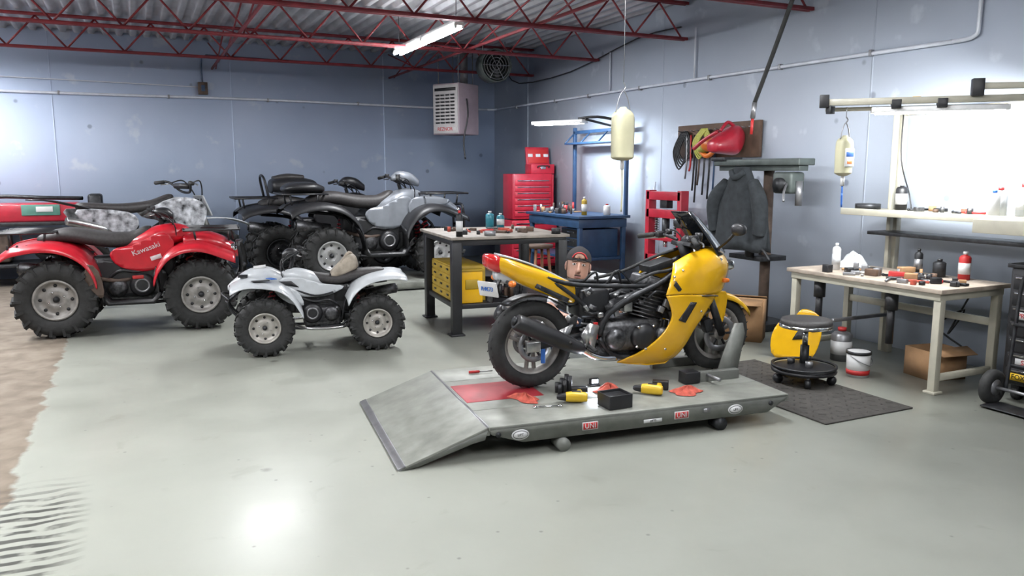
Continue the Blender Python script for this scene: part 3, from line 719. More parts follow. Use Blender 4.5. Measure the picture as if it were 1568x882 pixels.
for sd in (-1,1):
    mc.bar((-.04,sd*.1,.307),(.52,sd*.085,.37),.032,.055,darkm,.01); mc.box((-.02,sd*.1,.307),(.1,.04,.07),alu)
    mc.tube([(1.22,sd*.06,.86),(.95,sd*.15,.72),(.7,sd*.16,.62),(.52,sd*.14,.50),(.46,sd*.13,.36)],.022,darkm)
    mc.tube([(1.20,sd*.06,.80),(1.15,sd*.13,.55),(1.05,sd*.14,.26),(.9,sd*.13,.19),(.6,sd*.13,.2),(.46,sd*.13,.34)],.019,darkm)
    mc.tube([(.85,sd*.13,.69),(.55,sd*.12,.70),(.2,sd*.11,.74),(-.12,sd*.09,.86)],.016,darkm)
    mc.tube([(.5,sd*.13,.45),(.25,sd*.12,.66),(.1,sd*.1,.76)],.014,darkm)
    mc.cyl((1.23,sd*.10,.97),(1.39,sd*.10,.56),.02,chrome); mc.cyl((1.37,sd*.10,.60),(1.5,sd*.10,.285),.028,darkm)
    mc.prism([(.36,.46),(.44,.44),(.40,.26),(.33,.30),(.30,.38)],sd*.165,sd*.185,alu)
    mc.prism([(.14,.42),(.25,.46),(.20,.33),(.17,.33)],sd*.15,sd*.17,alu)
    mc.cyl((.36,sd*.17,.30),(.36,sd*.30,.29),.014,rubber); mc.cyl((.19,sd*.17,.35),(.19,sd*.26,.35),.012,rubber)
mc.cyl((1.19,0,.98),(1.27,0,.78),.04,darkm); mc.box((1.22,0,.955),(.09,.26,.03),darkm,rot=(0,.35,0)); mc.box((1.30,0,.78),(.09,.26,.04),darkm,rot=(0,.35,0))
spring(mc,(.42,0,.36),(.48,0,.62),.04,steel,6,.009)
mc.box((.72,0,.34),(.48,.30,.24),engm,bev=.05); mc.box((.66,0,.24),(.42,.22,.1),engm,bev=.03)
for i in range(8): 
    mc.box((.84+.012*i,0,.46+.024*i),(.24,.27,.01),engm,rot=(0,.3,0),bev=0)
mc.box((.90,0,.55),(.19,.25,.2),darkm,rot=(0,.3,0),bev=.02); mc.box((.94,0,.69),(.22,.27,.09),engm,rot=(0,.3,0),bev=.025)
for x,r,m_ in ((.58,.075,engm),(.80,.095,blackpl),(.95,.06,engm)):
    for sd in (-1,1): mc.lathe([(0,sd*.14),(r,sd*.14),(r*1.05,sd*.165),(r*.8,sd*.195),(r*.3,sd*.2),(0,sd*.2)],(x,0,.33),m_,n=30,closed=False)
for x,z in ((.86,.41),(.74,.41),(.8,.25),(.87,.27),(.73,.27)): mc.cyl((x,-.2,z),(x,-.165,z),.009,chrome,n=8)
for y in (-.08,.08): 
    mc.cyl((.62,y,.56),(.80,y,.62),.04,darkm); mc.cyl((.52,y,.53),(.62,y,.56),.046,blackpl); mc.box((.7,y,.56),(.07,.07,.11),alu,bev=.01)
mc.box((.44,0,.58),(.24,.22,.2),blackpl,bev=.03); mc.box((.30,0,.64),(.14,.16,.14),blackpl,bev=.02); mc.box((.2,0,.70),(.2,.18,.03),darkm)
mc.box((1.12,0,.55),(.04,.3,.3),darkm,rot=(0,-.1,0))
for i in range(14): mc.box((1.145,0,.42+.02*i),(.02,.27,.005),engm,bev=0)
random.seed(5)
for i in range(26):   # hoses and wiring
    x=.3+.9*random.random(); y=random.uniform(-.17,.12); z=.45+.28*random.random()
    mc.tube([(x,y,z),(x+random.uniform(.03,.12),y-.02,z+random.uniform(-.05,.1)),(x+random.uniform(.1,.25),y+random.uniform(-.03,.03),z+random.uniform(-.08,.08))],random.choice((.006,.009,.012)),random.choice((blackpl,blackpl,darkm,engm,rubber)),n=6)
for i in range(16): 
    mc.box((random.uniform(.35,1.1),random.uniform(-.19,-.12),random.uniform(.3,.68)),(random.uniform(.02,.06),.03,random.uniform(.02,.06)),random.choice((engm,alu,darkm,steel,blackpl)),rot=(0,random.uniform(-.6,.6),0),bev=.006)
mc.tube([(1.22,.1,.92),(1.0,.1,.86),(.75,.06,.78),(.5,.03,.74)],.012,rubber); mc.tube([(1.24,-.1,.9),(1.05,-.12,.8),(.88,-.14,.78),(.74,-.12,.72)],.012,rubber)
mc.box((.98,0,.82),(.2,.16,.05),darkm,rot=(0,-.25,0)); mc.box((.42,-.16,.40),(.03,.02,.12),tailr,bev=.003)
mc.box((.05,-.11,.24),(.03,.02,.1),bluelb)
# exhaust
mc.tube([(-.19,-.21,.515),(-.17,-.21,.505),(-.05,-.21,.45),(.12,-.205,.37),(.26,-.2,.305),(.31,-.19,.28)],[.04,.056,.058,.056,.048,.03],blackpl,n=20)
mc.cyl((-.205,-.21,.522),(-.19,-.21,.515),.03,darkm)
mc.tube([(.30,-.19,.285),(.38,-.17,.235),(.48,-.15,.20),(.60,-.12,.185)],[.03,.024,.024,.024],chrome,n=14)
mc.tube([(.60,-.12,.185),(.8,-.1,.17),(1.0,-.09,.2),(1.08,-.08,.4),(1.0,-.07,.6)],.022,steel,n=12)
mc.tube([(.3,.19,.285),(.5,.15,.2),(.8,.1,.17),(1.0,.09,.2),(1.08,.08,.4)],.022,steel,n=12)
mc.tube([(-.17,.21,.505),(-.05,.21,.45),(.12,.205,.37),(.31,.19,.28)],[.056,.058,.056,.03],blackpl,n=16)
# tail
mc.body([(.30,.655,.085,.06,3.5),(.27,.66,.105,.08,3.5),(.1,.735,.12,.085,3.5),(-.08,.805,.115,.078,3.5),(-.2,.86,.10,.065,3.5),(-.27,.885,.08,.05,3)],yel)
mc.grid([[(.24,-.08,.75),(.24,.08,.75)],[(.05,-.09,.845),(.05,.09,.845)],[(-.1,-.085,.905),(-.1,.085,.905)],[(-.24,-.07,.945),(-.24,.07,.945)]],whitep,.012,3)
mc.panel([(.22,.60),(.24,.63),(.0,.745),(-.02,.72)],lambda x,z:-.124,darkm,th=.004)
mc.body([(-.22,.87,.08,.055,3.5),(-.28,.885,.085,.06,3.5),(-.325,.90,.065,.045,3),(-.335,.905,.04,.03,3)],tailr)
mc.body([(-.12,.79,.06,.04),(-.2,.79,.06,.05),(-.26,.80,.05,.03)],whitep)
mc.grid([[(-.22,-.05,.8),(-.22,.05,.8)],[(-.28,-.05,.7),(-.28,.05,.7)],[(-.30,-.05,.62),(-.30,.05,.62)]],blackpl,.01,2)
mc.box((-.315,-.02,.71),(.012,.17,.105),whitel,rot=(0,-.25,.5)); mc.text('R4K73',.04,(-.325,-.027,.71),(pi/2,0,-pi/2+.5),bluelb)
for sd in (-1,1): mc.cyl((-.2,sd*.08,.76),(-.2,sd*.16,.76),.012,blackpl); mc.ball((-.2,sd*.18,.76),(.025,.035,.022),orangem)
P=[]
for i in range(9):
    a=rad(50+ i*9); P.append([(.345*cos(a),y,.307+.345*sin(a)) for y in (-.075,0,.075)])
mc.grid(P,blackpl,.006)
# fairing: lofted half shells
def shell(rows, mat, sd, th=.01, k=4):
    mc.grid([[(x,sd*y,z) for x,y,z in r] for r in rows], mat, th if sd>0 else -th, k)
for sd in (-1,1):
    shell([
      [(1.04,.13,.845),(1.20,.12,.915),(1.36,.10,.94),(1.46,.06,.93),(1.53,.0,.90)],
      [(1.00,.19,.80),(1.18,.19,.865),(1.36,.165,.89),(1.48,.11,.875),(1.58,.0,.85)],
      [(.97,.225,.745),(1.16,.23,.79),(1.34,.20,.81),(1.49,.135,.80),(1.61,.0,.785)],
      [(.95,.235,.69),(1.12,.245,.71),(1.30,.215,.71),(1.46,.14,.705),(1.58,.02,.70)],
      [(.93,.235,.63),(1.08,.25,.635),(1.25,.225,.62),(1.41,.15,.61),(1.52,.06,.62)]],yel,sd)
    shell([
      [(.93,.238,.625),(1.08,.253,.63),(1.25,.228,.615),(1.40,.16,.60)],
      [(.96,.240,.56),(1.08,.252,.555),(1.21,.235,.54),(1.33,.185,.53)],
      [(.98,.235,.47),(1.07,.245,.465),(1.17,.232,.455),(1.26,.20,.45)],
      [(.93,.225,.37),(1.03,.235,.365),(1.13,.225,.36),(1.19,.20,.36)],
      [(.84,.205,.28),(.95,.213,.27),(1.06,.207,.25),(1.13,.185,.25)],
      [(.72,.175,.205),(.85,.18,.19),(.98,.175,.165),(1.07,.155,.165)],
      [(.61,.13,.15),(.75,.125,.125),(.90,.115,.11),(1.02,.10,.115)]],yel,sd)
    def slot(P_,m_,y0): mc.panel(P_,(lambda x,z: sd*y0),m_,th=.02,step=.03)
    slot([(1.03,.45),(1.12,.575),(1.17,.57),(1.08,.43)],blackpl,.256)
    slot([(.965,.62),(1.36,.60),(1.36,.607),(.965,.632)],darkm,.235)
    slot([(.985,.70),(1.02,.655),(1.06,.655),(1.0,.73)],darkm,.247)
    for x,y,z in ((.99,.235,.76),(1.22,.232,.50),(.95,.205,.24),(1.42,.165,.86),(1.07,.215,.80)): mc.cyl((x,sd*(y-.01),z),(x,sd*(y+.008),z),.008,chrome,n=10)
    mc.tube([(1.40,sd*.14,.93),(1.40,sd*.26,1.0),(1.40,sd*.34,1.06)],.010,blackpl)
    mc.body([(1.37,1.09,.03,.02),(1.39,1.09,.065,.042),(1.43,1.09,.055,.035),(1.45,1.09,.02,.015)],blackpl,cy=sd*.38)
    mc.box((1.48,sd*.14,.70),(.05,.05,.03),orangem,bev=.01)
mc.grid([[(x,y,z) for y in (-.13,-.07,0,.07,.13)] for x,z in ((.66,.14),(.85,.11),(1.0,.11),(1.08,.17))],yel,.008)
mc.body([(1.55,.80,.06,.05,3),(1.60,.80,.07,.04,3),(1.62,.80,.05,.03,3)],chrome)
P=[]
for t in (0,.2,.4,.6,.8,1.):
    row=[]
    for a in (-1,-.75,-.5,-.25,0,.25,.5,.75,1):
        hw=.16-.04*t; x=1.55-.29*t-.15*a*a*(1-.35*t); z=.90+.37*t-.07*t*t-.02*a*a*(1-t); row.append((x,hw*a,z))
    P.append(row)
mc.grid(P,tint,.005)
mc.box((1.28,0,.96),(.06,.18,.1),blackpl,rot=(0,.5,0),bev=.02)
for y in (-.05,.05): mc.cyl((1.24,y,.99),(1.27,y,.975),.04,darkm)
for sd in (-1,1):
    mc.tube([(1.2,sd*.08,.99),(1.18,sd*.18,1.01),(1.13,sd*.25,1.02),(1.07,sd*.37,1.0)],.012,darkm)
    mc.cyl((1.115,sd*.27,1.017),(1.055,sd*.40,.995),.019,rubber); mc.box((1.14,sd*.23,1.02),(.06,.05,.05),blackpl,bev=.01)
    mc.tube([(1.18,sd*.22,1.0),(1.17,sd*.30,.99),(1.11,sd*.40,.98)],.007,alu); mc.cyl((1.2,sd*.2,1.02),(1.2,sd*.2,1.06),.025,blackpl)
    mc.tube([(1.16,sd*.2,1.02),(1.24,sd*.18,1.05),(1.28,sd*.1,.95),(1.25,sd*.05,.8)],.006,rubber)
P=[]
for i in range(13):
    a=rad(32+i*9.5); r=.312
    P.append([(WB+r*cos(a),y,.285+r*sin(a)-dz) for y,dz in ((-.075,.05),(-.068,.012),(-.04,0),(0,-.004),(.04,0),(.068,.012),(.075,.05))])
mc.grid(P,yel,.006)
for sd in (-1,1):
    mc.panel([(1.36,.60),(1.52,.61),(1.53,.50),(1.50,.38),(1.46,.36),(1.42,.46),(1.34,.52)],lambda x,z,sd=sd:sd*(.095+.03*(.6-z)),yel,th=.008,k=3)
mc.done()

# ---------------------------------------------------------------- person crouching behind the motorcycle
ps=B('crouching_mechanic',R(.62,6.72,0),RA(0),1.1)
hip=(0.02,.17,.30)
V=[(hip,(.15,.12)),((.0,.16,.42),(.145,.11)),((.01,.10,.56),(.165,.115)),((.02,.02,.67),(.15,.09)),((.0,-.05,.73),(.06,.055)),
   ((-.17,.0,.65),.062),((-.27,-.09,.50),.05),((.21,.0,.69),.068),((.29,-.09,.54),.052)]
ps.skin(V,[(0,1),(1,2),(2,3),(3,4),(3,5),(5,6),(3,7),(7,8)],tshirt)
for sd in (-1,1):
    ps.skin([((sd*.275-.005,-.07,.525),.045),((sd*.265,-.12,.485),.043),((sd*.22,-.22,.465),.036),((sd*.165,-.31,.46),.027),((sd*.15,-.345,.46),.03),((sd*.14,-.39,.46),.034)],[(0,1),(1,2),(2,3),(3,4),(4,5)],skinm)
    for i,(dx,ln) in enumerate(((-.03,.07),(-.01,.08),(.01,.075),(.03,.06))):
        x0=sd*.14+dx
        ps.skin([((x0*.98,-.37,.46),.010),((x0,-.41,.455),.010),((x0,-.41-ln*.5,.44),.009),((x0,-.41-ln*.75,.405),.008)],[(0,1),(1,2),(2,3)],skinm,1)
    ps.skin([((sd*.12,-.36,.455),.012),((sd*.085,-.39,.445),.011),((sd*.075,-.42,.425),.009)],[(0,1),(1,2)],skinm,1)
ps.skin([((0.02,.18,.28),(.15,.12)),((-.12,.10,.30),.10),((-.24,-.14,.47),.07),((-.22,-.05,.20),.055),((-.20,-.0,.09),.045),((-.21,-.10,.05),.045),
         ((.14,.10,.30),.10),((.25,-.14,.47),.07),((.24,-.05,.20),.055),((.22,.0,.09),.045),((.23,-.10,.05),.045)],
        [(0,1),(1,2),(2,3),(3,4),(0,6),(6,7),(7,8),(8,9)],jeans)
for sd in (-1,1):
    ps.T=Matrix.Translation((sd*.215,-.0,0))@Matrix.Rotation(pi/2,4,'Z')
    ps.body([(-.20,.035,.03,.025),(-.17,.045,.048,.04),(-.07,.055,.052,.05),(.02,.07,.048,.065),(.06,.055,.04,.05)],blackpl)
# head
ps.T=Matrix.Translation((-.055,-.12,.82))@Matrix.Rotation(.12,4,'Y')@Matrix.Rotation(-.10,4,'X')@Matrix.Rotation(-.05,4,'Z')@Matrix.Diagonal((1.12,1.12,1.12,1))
ps.skin([((0,.02,-.05),.055),((.03,.05,-.13),.06)],[(0,1)],skinm)
hs=[(-.128,-.045,.018,.020),(-.122,-.035,.036,.038),(-.10,-.022,.056,.062),(-.07,-.012,.068,.078),(-.03,-.002,.075,.088),(.01,.004,.078,.094),(.05,.008,.078,.095),(.085,.01,.068,.085),(.112,.012,.045,.055),(.125,.012,.015,.018)]
def zloft(b,st,mat,n=28,p=2.2,k=4):
    rs=[]
    for z,cy,hx,hy in catm(st,k):
        rs.append([Vector((hx*math.copysign(abs(cos(2*pi*j/n))**(2/p),cos(2*pi*j/n)),cy+hy*math.copysign(abs(sin(2*pi*j/n))**(2/p),sin(2*pi*j/n)),z)) for j in range(n)])
    b.rings(rs,mat)
zloft(ps,hs,skinm)
zloft(ps,[(-.131,-.047,.02,.022),(-.12,-.037,.04,.041),(-.10,-.023,.059,.064),(-.08,-.012,.0675,.0735),(-.068,.0,.0675,.068)],beardm)
ps.box((0,-.093,-.062),(.045,.012,.010),beardm,bev=.004); ps.box((0,-.0955,-.074),(.038,.012,.011),lipm,bev=.005)
ps.rings([[Vector((w_,-.08,z)),Vector((w_*.6,-d_,z)),Vector((-w_*.6,-d_,z)),Vector((-w_,-.08,z))] for z,w_,d_ in ((.028,.009,.096),(.0,.011,.107),(-.025,.015,.122),(-.038,.02,.118),(-.046,.016,.10))],skinm)
for sd in (-1,1):
    ps.ball((sd*.031,-.083,.012),(.014,.011,.009),eyew,n=12); ps.ball((sd*.031,-.091,.012),(.006,.005,.006),eyeb,n=10)
    ps.box((sd*.032,-.091,.034),(.034,.012,.008),beardm,rot=(0,sd*.12,0),bev=.003)
    ps.box((sd*.031,-.090,.022),(.032,.010,.007),skinm,bev=.003)
    ps.ball((sd*.08,.012,-.005),(.012,.02,.032),skinm,n=12); ps.ball((sd*.086,.008,-.005),(.006,.012,.02),lipm,n=10)
    ps.box((sd*.075,-.012,.0),(.006,.03,.07),beardm,bev=.003)
# cap, worn backwards
zloft(ps,[(.035,.006,.084,.102),(.05,.008,.086,.103),(.085,.012,.078,.096),(.115,.014,.055,.068),(.135,.014,.02,.025),(.138,.014,.004,.005)],capm)
P=[]
for i in range(7):
    t=i/6; P.append([(x,.10+.07*t*(1-.5*(abs(x)/.075)**2),.045-.03*t) for x in (-.075,-.05,-.025,0,.025,.05,.075)])
ps.grid(P,redl,.005)
ps.tube([(-.05,-.092,.055),(-.03,-.097,.082),(0,-.099,.092),(.03,-.097,.082),(.05,-.092,.055)],.005,redl,n=6)
P=[[( .034*cos(a)*r_, -.0985+.006*(1-r_), .053+.034*sin(a)*r_) for r_ in (0.02,.5,1)] for a in [pi*i/10 for i in range(11)]]
ps.grid(P,skinm,.003)
ps.T=Matrix.Identity(4); ps.done()

# ---------------------------------------------------------------- dark work table
tb=B('steel_work_table',R(-.62,7.93),RA(20)); TX,TY,TZ=1.32,1.35,1.03
tb.box((TX/2,TY/2,TZ-.015),(TX,TY,.03),tabletop); tb.box((TX/2,TY/2,TZ-.06),(TX-.06,TY-.06,.06),blackpl)
for x in (.07,TX-.07):
    for y in (.07,TY-.15): tb.box((x,y,TZ/2-.03),(.10,.10,TZ-.06),blackpl); tb.box((x,y,.01),(.15,.15,.02),blackpl)
tb.box((TX/2,TY/2-.04,.30),(TX-.1,TY-.2,.05),blackpl)
tb.done()
yc=B('yellow_drawer_cabinet',R(-.62,7.93,.327),RA(20))
yc.box((.26,.66,.19),(.36,.86,.38),yelb)
for i in range(4):
    yc.box((.075,.66,.05+.092*i),(.012,.82,.08),yelb)
    for y in (.4,.66,.92): yc.box((.066,y,.055+.092*i),(.012,.07,.02),darkm)
yc.done()
yb=B('yellow_storage_bin',R(-.62,7.93,.327),RA(20))
yb.box((.25,.15,.17),(.24,.10,.34),yel,bev=.008); yb.box((.25,.15,.345),(.26,.12,.02),yelb); yb.box((.25,.095,.2),(.14,.01,.1),yelb); yb.done()
def can(name,loc,r,h,mat,cap=None,lab=None,neck=True):
    b=B(name,loc)
    if neck: b.lathe([(.001,0),(r,0),(r,h*.78),(r*.75,h*.85),(r*.35,h*.87),(r*.35,h*.97),(.001,h*.97)],(0,0,0),mat,'z',20,False); b.cyl((0,0,h*.9),(0,0,h),r*.42,cap or whitel,n=14)
    else: b.lathe([(.001,0),(r*.9,0),(r,h*.02),(r,h*.97),(r*.9,h),(.001,h)],(0,0,0),mat,'z',20,False)
    if lab: b.lathe([(r*1.01,h*.2),(r*1.02,h*.2),(r*1.02,h*.6),(r*1.01,h*.6)],(0,0,0),lab,'z',20)
    b.done()
def onT(x,y,z=0): 
    a=RA(20); p=R(-.62,7.93); return (p[0]+x*cos(a)-y*sin(a),p[1]+x*sin(a)+y*cos(a),TZ+z)
can('spray_can',onT(.12,.10),.035,.27,darkm,redl,whitel); can('shop_bottle',onT(.8,1.15),.05,.2,bluel,whitel); can('shop_bottle',onT(.95,1.2),.045,.17,bluel,whitel,whitel)
can('parts_tin',onT(.45,.10),.06,.05,steel,neck=False); can('parts_tin',onT(1.2,.1),.05,.06,darkm,neck=False)
random.seed(3)
def clutter(name,loc,rz,w,d_,n,hmax=.06,pal=None):
    b=B(name,loc,rz); pal=pal or (darkm,steel,redl,blackpl,engm,ragm,wood,blackpl,whitel,rust,steel,cardb)
    for i in range(n):
        x,y=random.uniform(-w/2,w/2),random.uniform(-d_/2,d_/2); m_=random.choice(pal); k=random.random()
        if k<.4: h_=random.uniform(.015,hmax); b.box((x,y,h_/2),(random.uniform(.03,.14),random.uniform(.03,.08),h_),m_,rot=(0,0,random.uniform(0,3)))
        elif k<.7: b.cyl((x,y,0),(x,y,random.uniform(.02,hmax)),random.uniform(.012,.035),m_,n=14)
        else:
            a=random.uniform(0,3); l_=random.uniform(.05,.12); b.cyl((x-l_*cos(a),y-l_*sin(a),.012),(x+l_*cos(a),y+l_*sin(a),.012),.01,m_,n=8); b.ball((x+l_*cos(a),y+l_*sin(a),.013),.013,m_,n=8)
    b.done()
clutter('hand_tools',onT(.65,.62),RA(20),1.0,.7,26)
o_=onT(.85,.55); clutter('shelf_parts',(o_[0],o_[1],.327),RA(20),.5,.6,22,.22,(darkm,blackpl,wood,rust,engm))

# ---------------------------------------------------------------- red tool chest in the corner
tc_=B('red_tool_chest',(6.11,12.15,0))
tc_.box((0,0,.47),(.86,.5,.80),redt,bev=.012); tc_.box((-.02,0,1.27),(.74,.42,.76),redt,bev=.012)
for x in (-.36,.36):
    for y in (-.18,.18): tc_.cyl((x-.015,y,.045),(x+.015,y,.045),.045,rubber)
for i in range(5): tc_.box((0,-.255,.17+.15*i),(.8,.015,.13),redt); tc_.box((0,-.268,.215+.15*i),(.72,.012,.018),chrome)
for i in range(6): tc_.box((-.02,-.215,.98+.105*i),(.68,.015,.09),redt); tc_.box((-.02,-.228,1.01+.105*i),(.6,.012,.016),chrome)
for x in (-.40,.36): tc_.box((x,-.215,1.27),(.02,.02,.74),redt)
tc_.done()
tbx=B('portable_toolbox',(6.30,12.1,1.652))
tbx.box((0,0,.08),(.44,.24,.16),redt); tbx.box((0,.10,.30),(.44,.04,.30),redt,rot=(-.15,0,0)); tbx.box((0,-.125,.10),(.1,.015,.05),chrome); tbx.box((0,.075,.30),(.38,.01,.24),redl,rot=(-.15,0,0))
for x in (-.15,0,.15): tbx.box((x,.066,.31),(.09,.006,.05),whitel,rot=(-.15,0,0))
tbx.tube([(-.1,-.13,.1),(-.1,-.16,.13),(.1,-.16,.13),(.1,-.13,.1)],.008,blackpl); tbx.done()

# ---------------------------------------------------------------- blue workstation
bw=B('blue_lamp_workstation')
bw.box((5.98,10.3,1.05),(.86,1.65,.04),bluem); bw.box((5.98,10.3,.96),(.8,1.55,.12),bluem)
for u in (5.62,6.34):
    for w in (9.56,11.04): bw.box((u,w,.5),(.06,.06,1.0),bluem)
bw.box((5.98,10.3,.45),(.78,1.5,.04),bluem)
for w in (9.56,11.04): bw.box((6.38,w,1.7),(.05,.05,1.35),bluem)
bw.box((6.38,10.3,2.30),(.05,1.5,.05),bluem); bw.box((6.30,10.3,2.12),(.22,1.5,.03),bluem)
for w in (9.56,10.05,10.55,11.04): bw.bar((6.38,w,2.3),(6.20,w,2.13),.02,.02,bluem)
bw.tube([(6.38,9.56,2.30),(6.25,9.6,2.40),(6.0,9.75,2.46),(5.8,9.95,2.44)],.02,blackpl,k=3)
bw.bar((5.45,10.65,2.40),(5.85,9.85,2.40),.16,.05,fixt); bw.bar((5.47,10.61,2.372),(5.83,9.89,2.372),.11,.012,glowb)
bw.bar((5.85,9.85,2.43),(6.38,10.0,2.36),.03,.03,blackpl)
bw.done()
def alight(name,loc,rot,sx,sy,e,col=(.97,1,1)):
    l=bpy.data.lights.new(name,'AREA'); l.shape='RECTANGLE'; l.size=sx; l.size_y=sy; l.energy=e; l.color=col
    o=bpy.data.objects.new(name,l); scene.collection.objects.link(o); o.location=loc; o.rotation_euler=rot; return o
alight('workstation_lamp_light',(5.65,10.25,2.355),(rad(40),0,math.atan2(-.8,.4)),.8,.1,75,(.80,.9,1))
clutter('bench_parts',(5.9,10.5,1.072),0,.6,1.0,34,.16)
can('spray_can',(5.8,9.75,1.072),.04,.26,yelb,whitel,whitel); can('shop_bottle',(6.1,9.62,1.072),.05,.16,whitel,redl)
sb=B('storage_cabinet',(5.98,9.9,.472)); sb.box((0,0,.2),(.6,.6,.40),bluem)
for i in range(3): sb.box((-.305,0,.07+.13*i),(.012,.56,.115),darkm); sb.box((-.315,0,.09+.13*i),(.015,.2,.02),chrome)
sb.done()
# broom leaning on the wall between bench and press
bm_=B('push_broom',(6.46,9.05,0)); bm_.cyl((-.12,0,.10),(.06,0,1.55),.014,pipe,n=10); bm_.box((-.13,0,.08),(.08,.36,.05),wood); bm_.box((-.13,0,.03),(.06,.34,.06),darkm); bm_.done()

# hydraulic press
pr=B('hydraulic_shop_press',(6.2,8.35,0))
for w in (-.34,.34): pr.box((0,w,.74),(.12,.08,1.42),redt); pr.box((0,w,.03),(.5,.10,.06),redt)
for z in (1.38,1.15,.55): pr.box((0,0,z),(.12,.72,.11),redt)
pr.cyl((0,0,.8),(0,0,1.1),.05,darkm); pr.cyl((0,0,.72),(0,0,.8),.03,chrome); pr.box((0,0,1.28),(.1,.14,.12),darkm)
for w in (-.2,.2): spring(pr,(0,w,.85),(0,w,1.1),.025,steel,8,.005)
pr.box((0,0,.83),(.12,.5,.06),redt); pr.done()

# tool board
bd=B('tool_hanging_board')
bd.box((6.53,7.8,2.07),(.04,1.52,.42),wood); 
for w in [7.15+.12*i for i in range(12)]: bd.cyl((6.51,w,2.2),(6.44,w,2.21),.006,steel,n=6)
for i in range(5):
    w=8.42-.03*i; bd.tube([(6.46,w,2.2),(6.43,w+.12,1.95),(6.45,w+.02,1.72+.03*i),(6.45,w-.12,1.95),(6.46,w,2.2)],.011,darkm)
for i in range(5):
    w=8.0-.025*i; bd.tube([(6.45,w,2.22),(6.40,w+.10,2.05),(6.42,w,1.85+.02*i),(6.44,w-.10,2.05),(6.45,w,2.22)],.011,hosey)
for w,z2,m_ in ((8.3,1.6,steel),(8.15,1.45,darkm),(8.05,1.52,rust),(7.85,1.35,darkm),(7.76,1.25,bluem),(8.22,1.7,redl),(8.1,1.3,blackpl),(7.95,1.4,blackpl)): bd.tube([(6.46,w,2.15),(6.44,w-.03,1.8),(6.46,w+.02,z2)],.012,m_)
bd.ball((6.36,7.72,2.02),(.10,.14,.09),orangem); bd.ball((6.36,7.85,1.97),(.08,.08,.05),hosey); bd.tube([(6.4,7.6,2.0),(6.35,7.75,1.88),(6.4,7.95,1.95)],.03,orangem)
bd.done()
gc=B('red_funnel_can',(6.28,7.33,1.86))
gc.body([(-.24,.12,.03,.03),(-.2,.13,.10,.08,2.4),(0,.18,.15,.15,2.6),(.12,.2,.13,.17,2.6),(.2,.22,.08,.10)],redt) 
gc.tube([(-.1,0,.30),(0,0,.40),(.1,0,.36)],.02,redt); gc.tube([(-.05,.1,.3),(-.1,.3,.2),(-.15,.42,.1)],.025,redt); gc.done()

# machine stand with coat hanging from it
mcn=B('machine_column_stand')
mcn.box((6.05,6.5,1.79),(.22,1.28,.07),greenm,bev=.01); mcn.box((6.05,6.5,1.73),(.12,1.2,.06),greenm); mcn.box((6.05,7.05,1.83),(.26,.22,.04),darkm)
mcn.cyl((6.12,6.45,.06),(6.12,6.45,1.72),.055,rust); mcn.box((6.12,6.45,.04),(.45,.45,.08),darkm)
mcn.box((6.05,6.1,1.58),(.2,.26,.22),greenm,bev=.03); mcn.cyl((5.9,6.1,1.56),(6.15,6.1,1.56),.07,darkm); mcn.cyl((6.05,5.95,1.35),(6.05,5.95,1.6),.035,steel)
mcn.tube([(6.0,6.05,1.6),(5.85,5.95,1.5),(5.8,5.9,1.4)],.012,steel)
mcn.box((6.05,6.5,.78),(.35,.5,.05),darkm); mcn.cyl((5.85,6.4,.8),(5.85,6.4,1.0),.05,darkm); mcn.tube([(5.8,6.2,.85),(5.75,6.1,.9),(5.75,6.0,.8)],.014,darkm)
mcn.done()
ct=B('hanging_coat',(5.86,6.58,.12))
rs=[]
for i in range(15):
    t=i/14; z=1.62-.86*t; ring=[]; hw=.10+.27*min(1,t*1.9)+.04*t; hd=.07+.06*t
    for j in range(44):
        a=2*pi*j/44; fo=1+.10*t*sin(7*a+2*t)+.06*t*sin(11*a)
        ring.append(Vector((hd*cos(a)*fo, hw*sin(a)*fo, z-.03*t*sin(5*a))))
    rs.append(ring)
ct.rings(rs,clothd)
for sd in (-1,1): ct.tube([(-.02,sd*.2,1.46),(-.06,sd*.34,1.27),(-.05,sd*.36,1.05),(-.04,sd*.34,.92)],[.06,.085,.075,.07],clothd,n=14)
ct.tube([(-.05,-.1,1.57),(-.10,0,1.51),(-.05,.1,1.57)],.035,clothd,n=10); ct.done()

# black hose from the ceiling
hz_=B('air_hose_drop')
hz_.tube([(5.33,5.15,3.84),(5.34,5.4,3.3),(5.38,5.68,2.8),(5.42,5.95,2.35)],.020,rubber); hz_.cyl((5.42,5.95,2.35),(5.42,5.97,2.2),.024,steel); hz_.cyl((5.42,5.97,2.2),(5.42,5.98,2.05),.014,redl)
hz_.done()
hr=B('hanging_cable_loop',R(-2.75,7.6,3.40)); hr.tube([(0,0,.43),(.05,0,.3),(.06,0,.12),(0,0,.0),(-.06,0,.12),(-.05,0,.3),(0,0,.43)],.014,cream); hr.done()

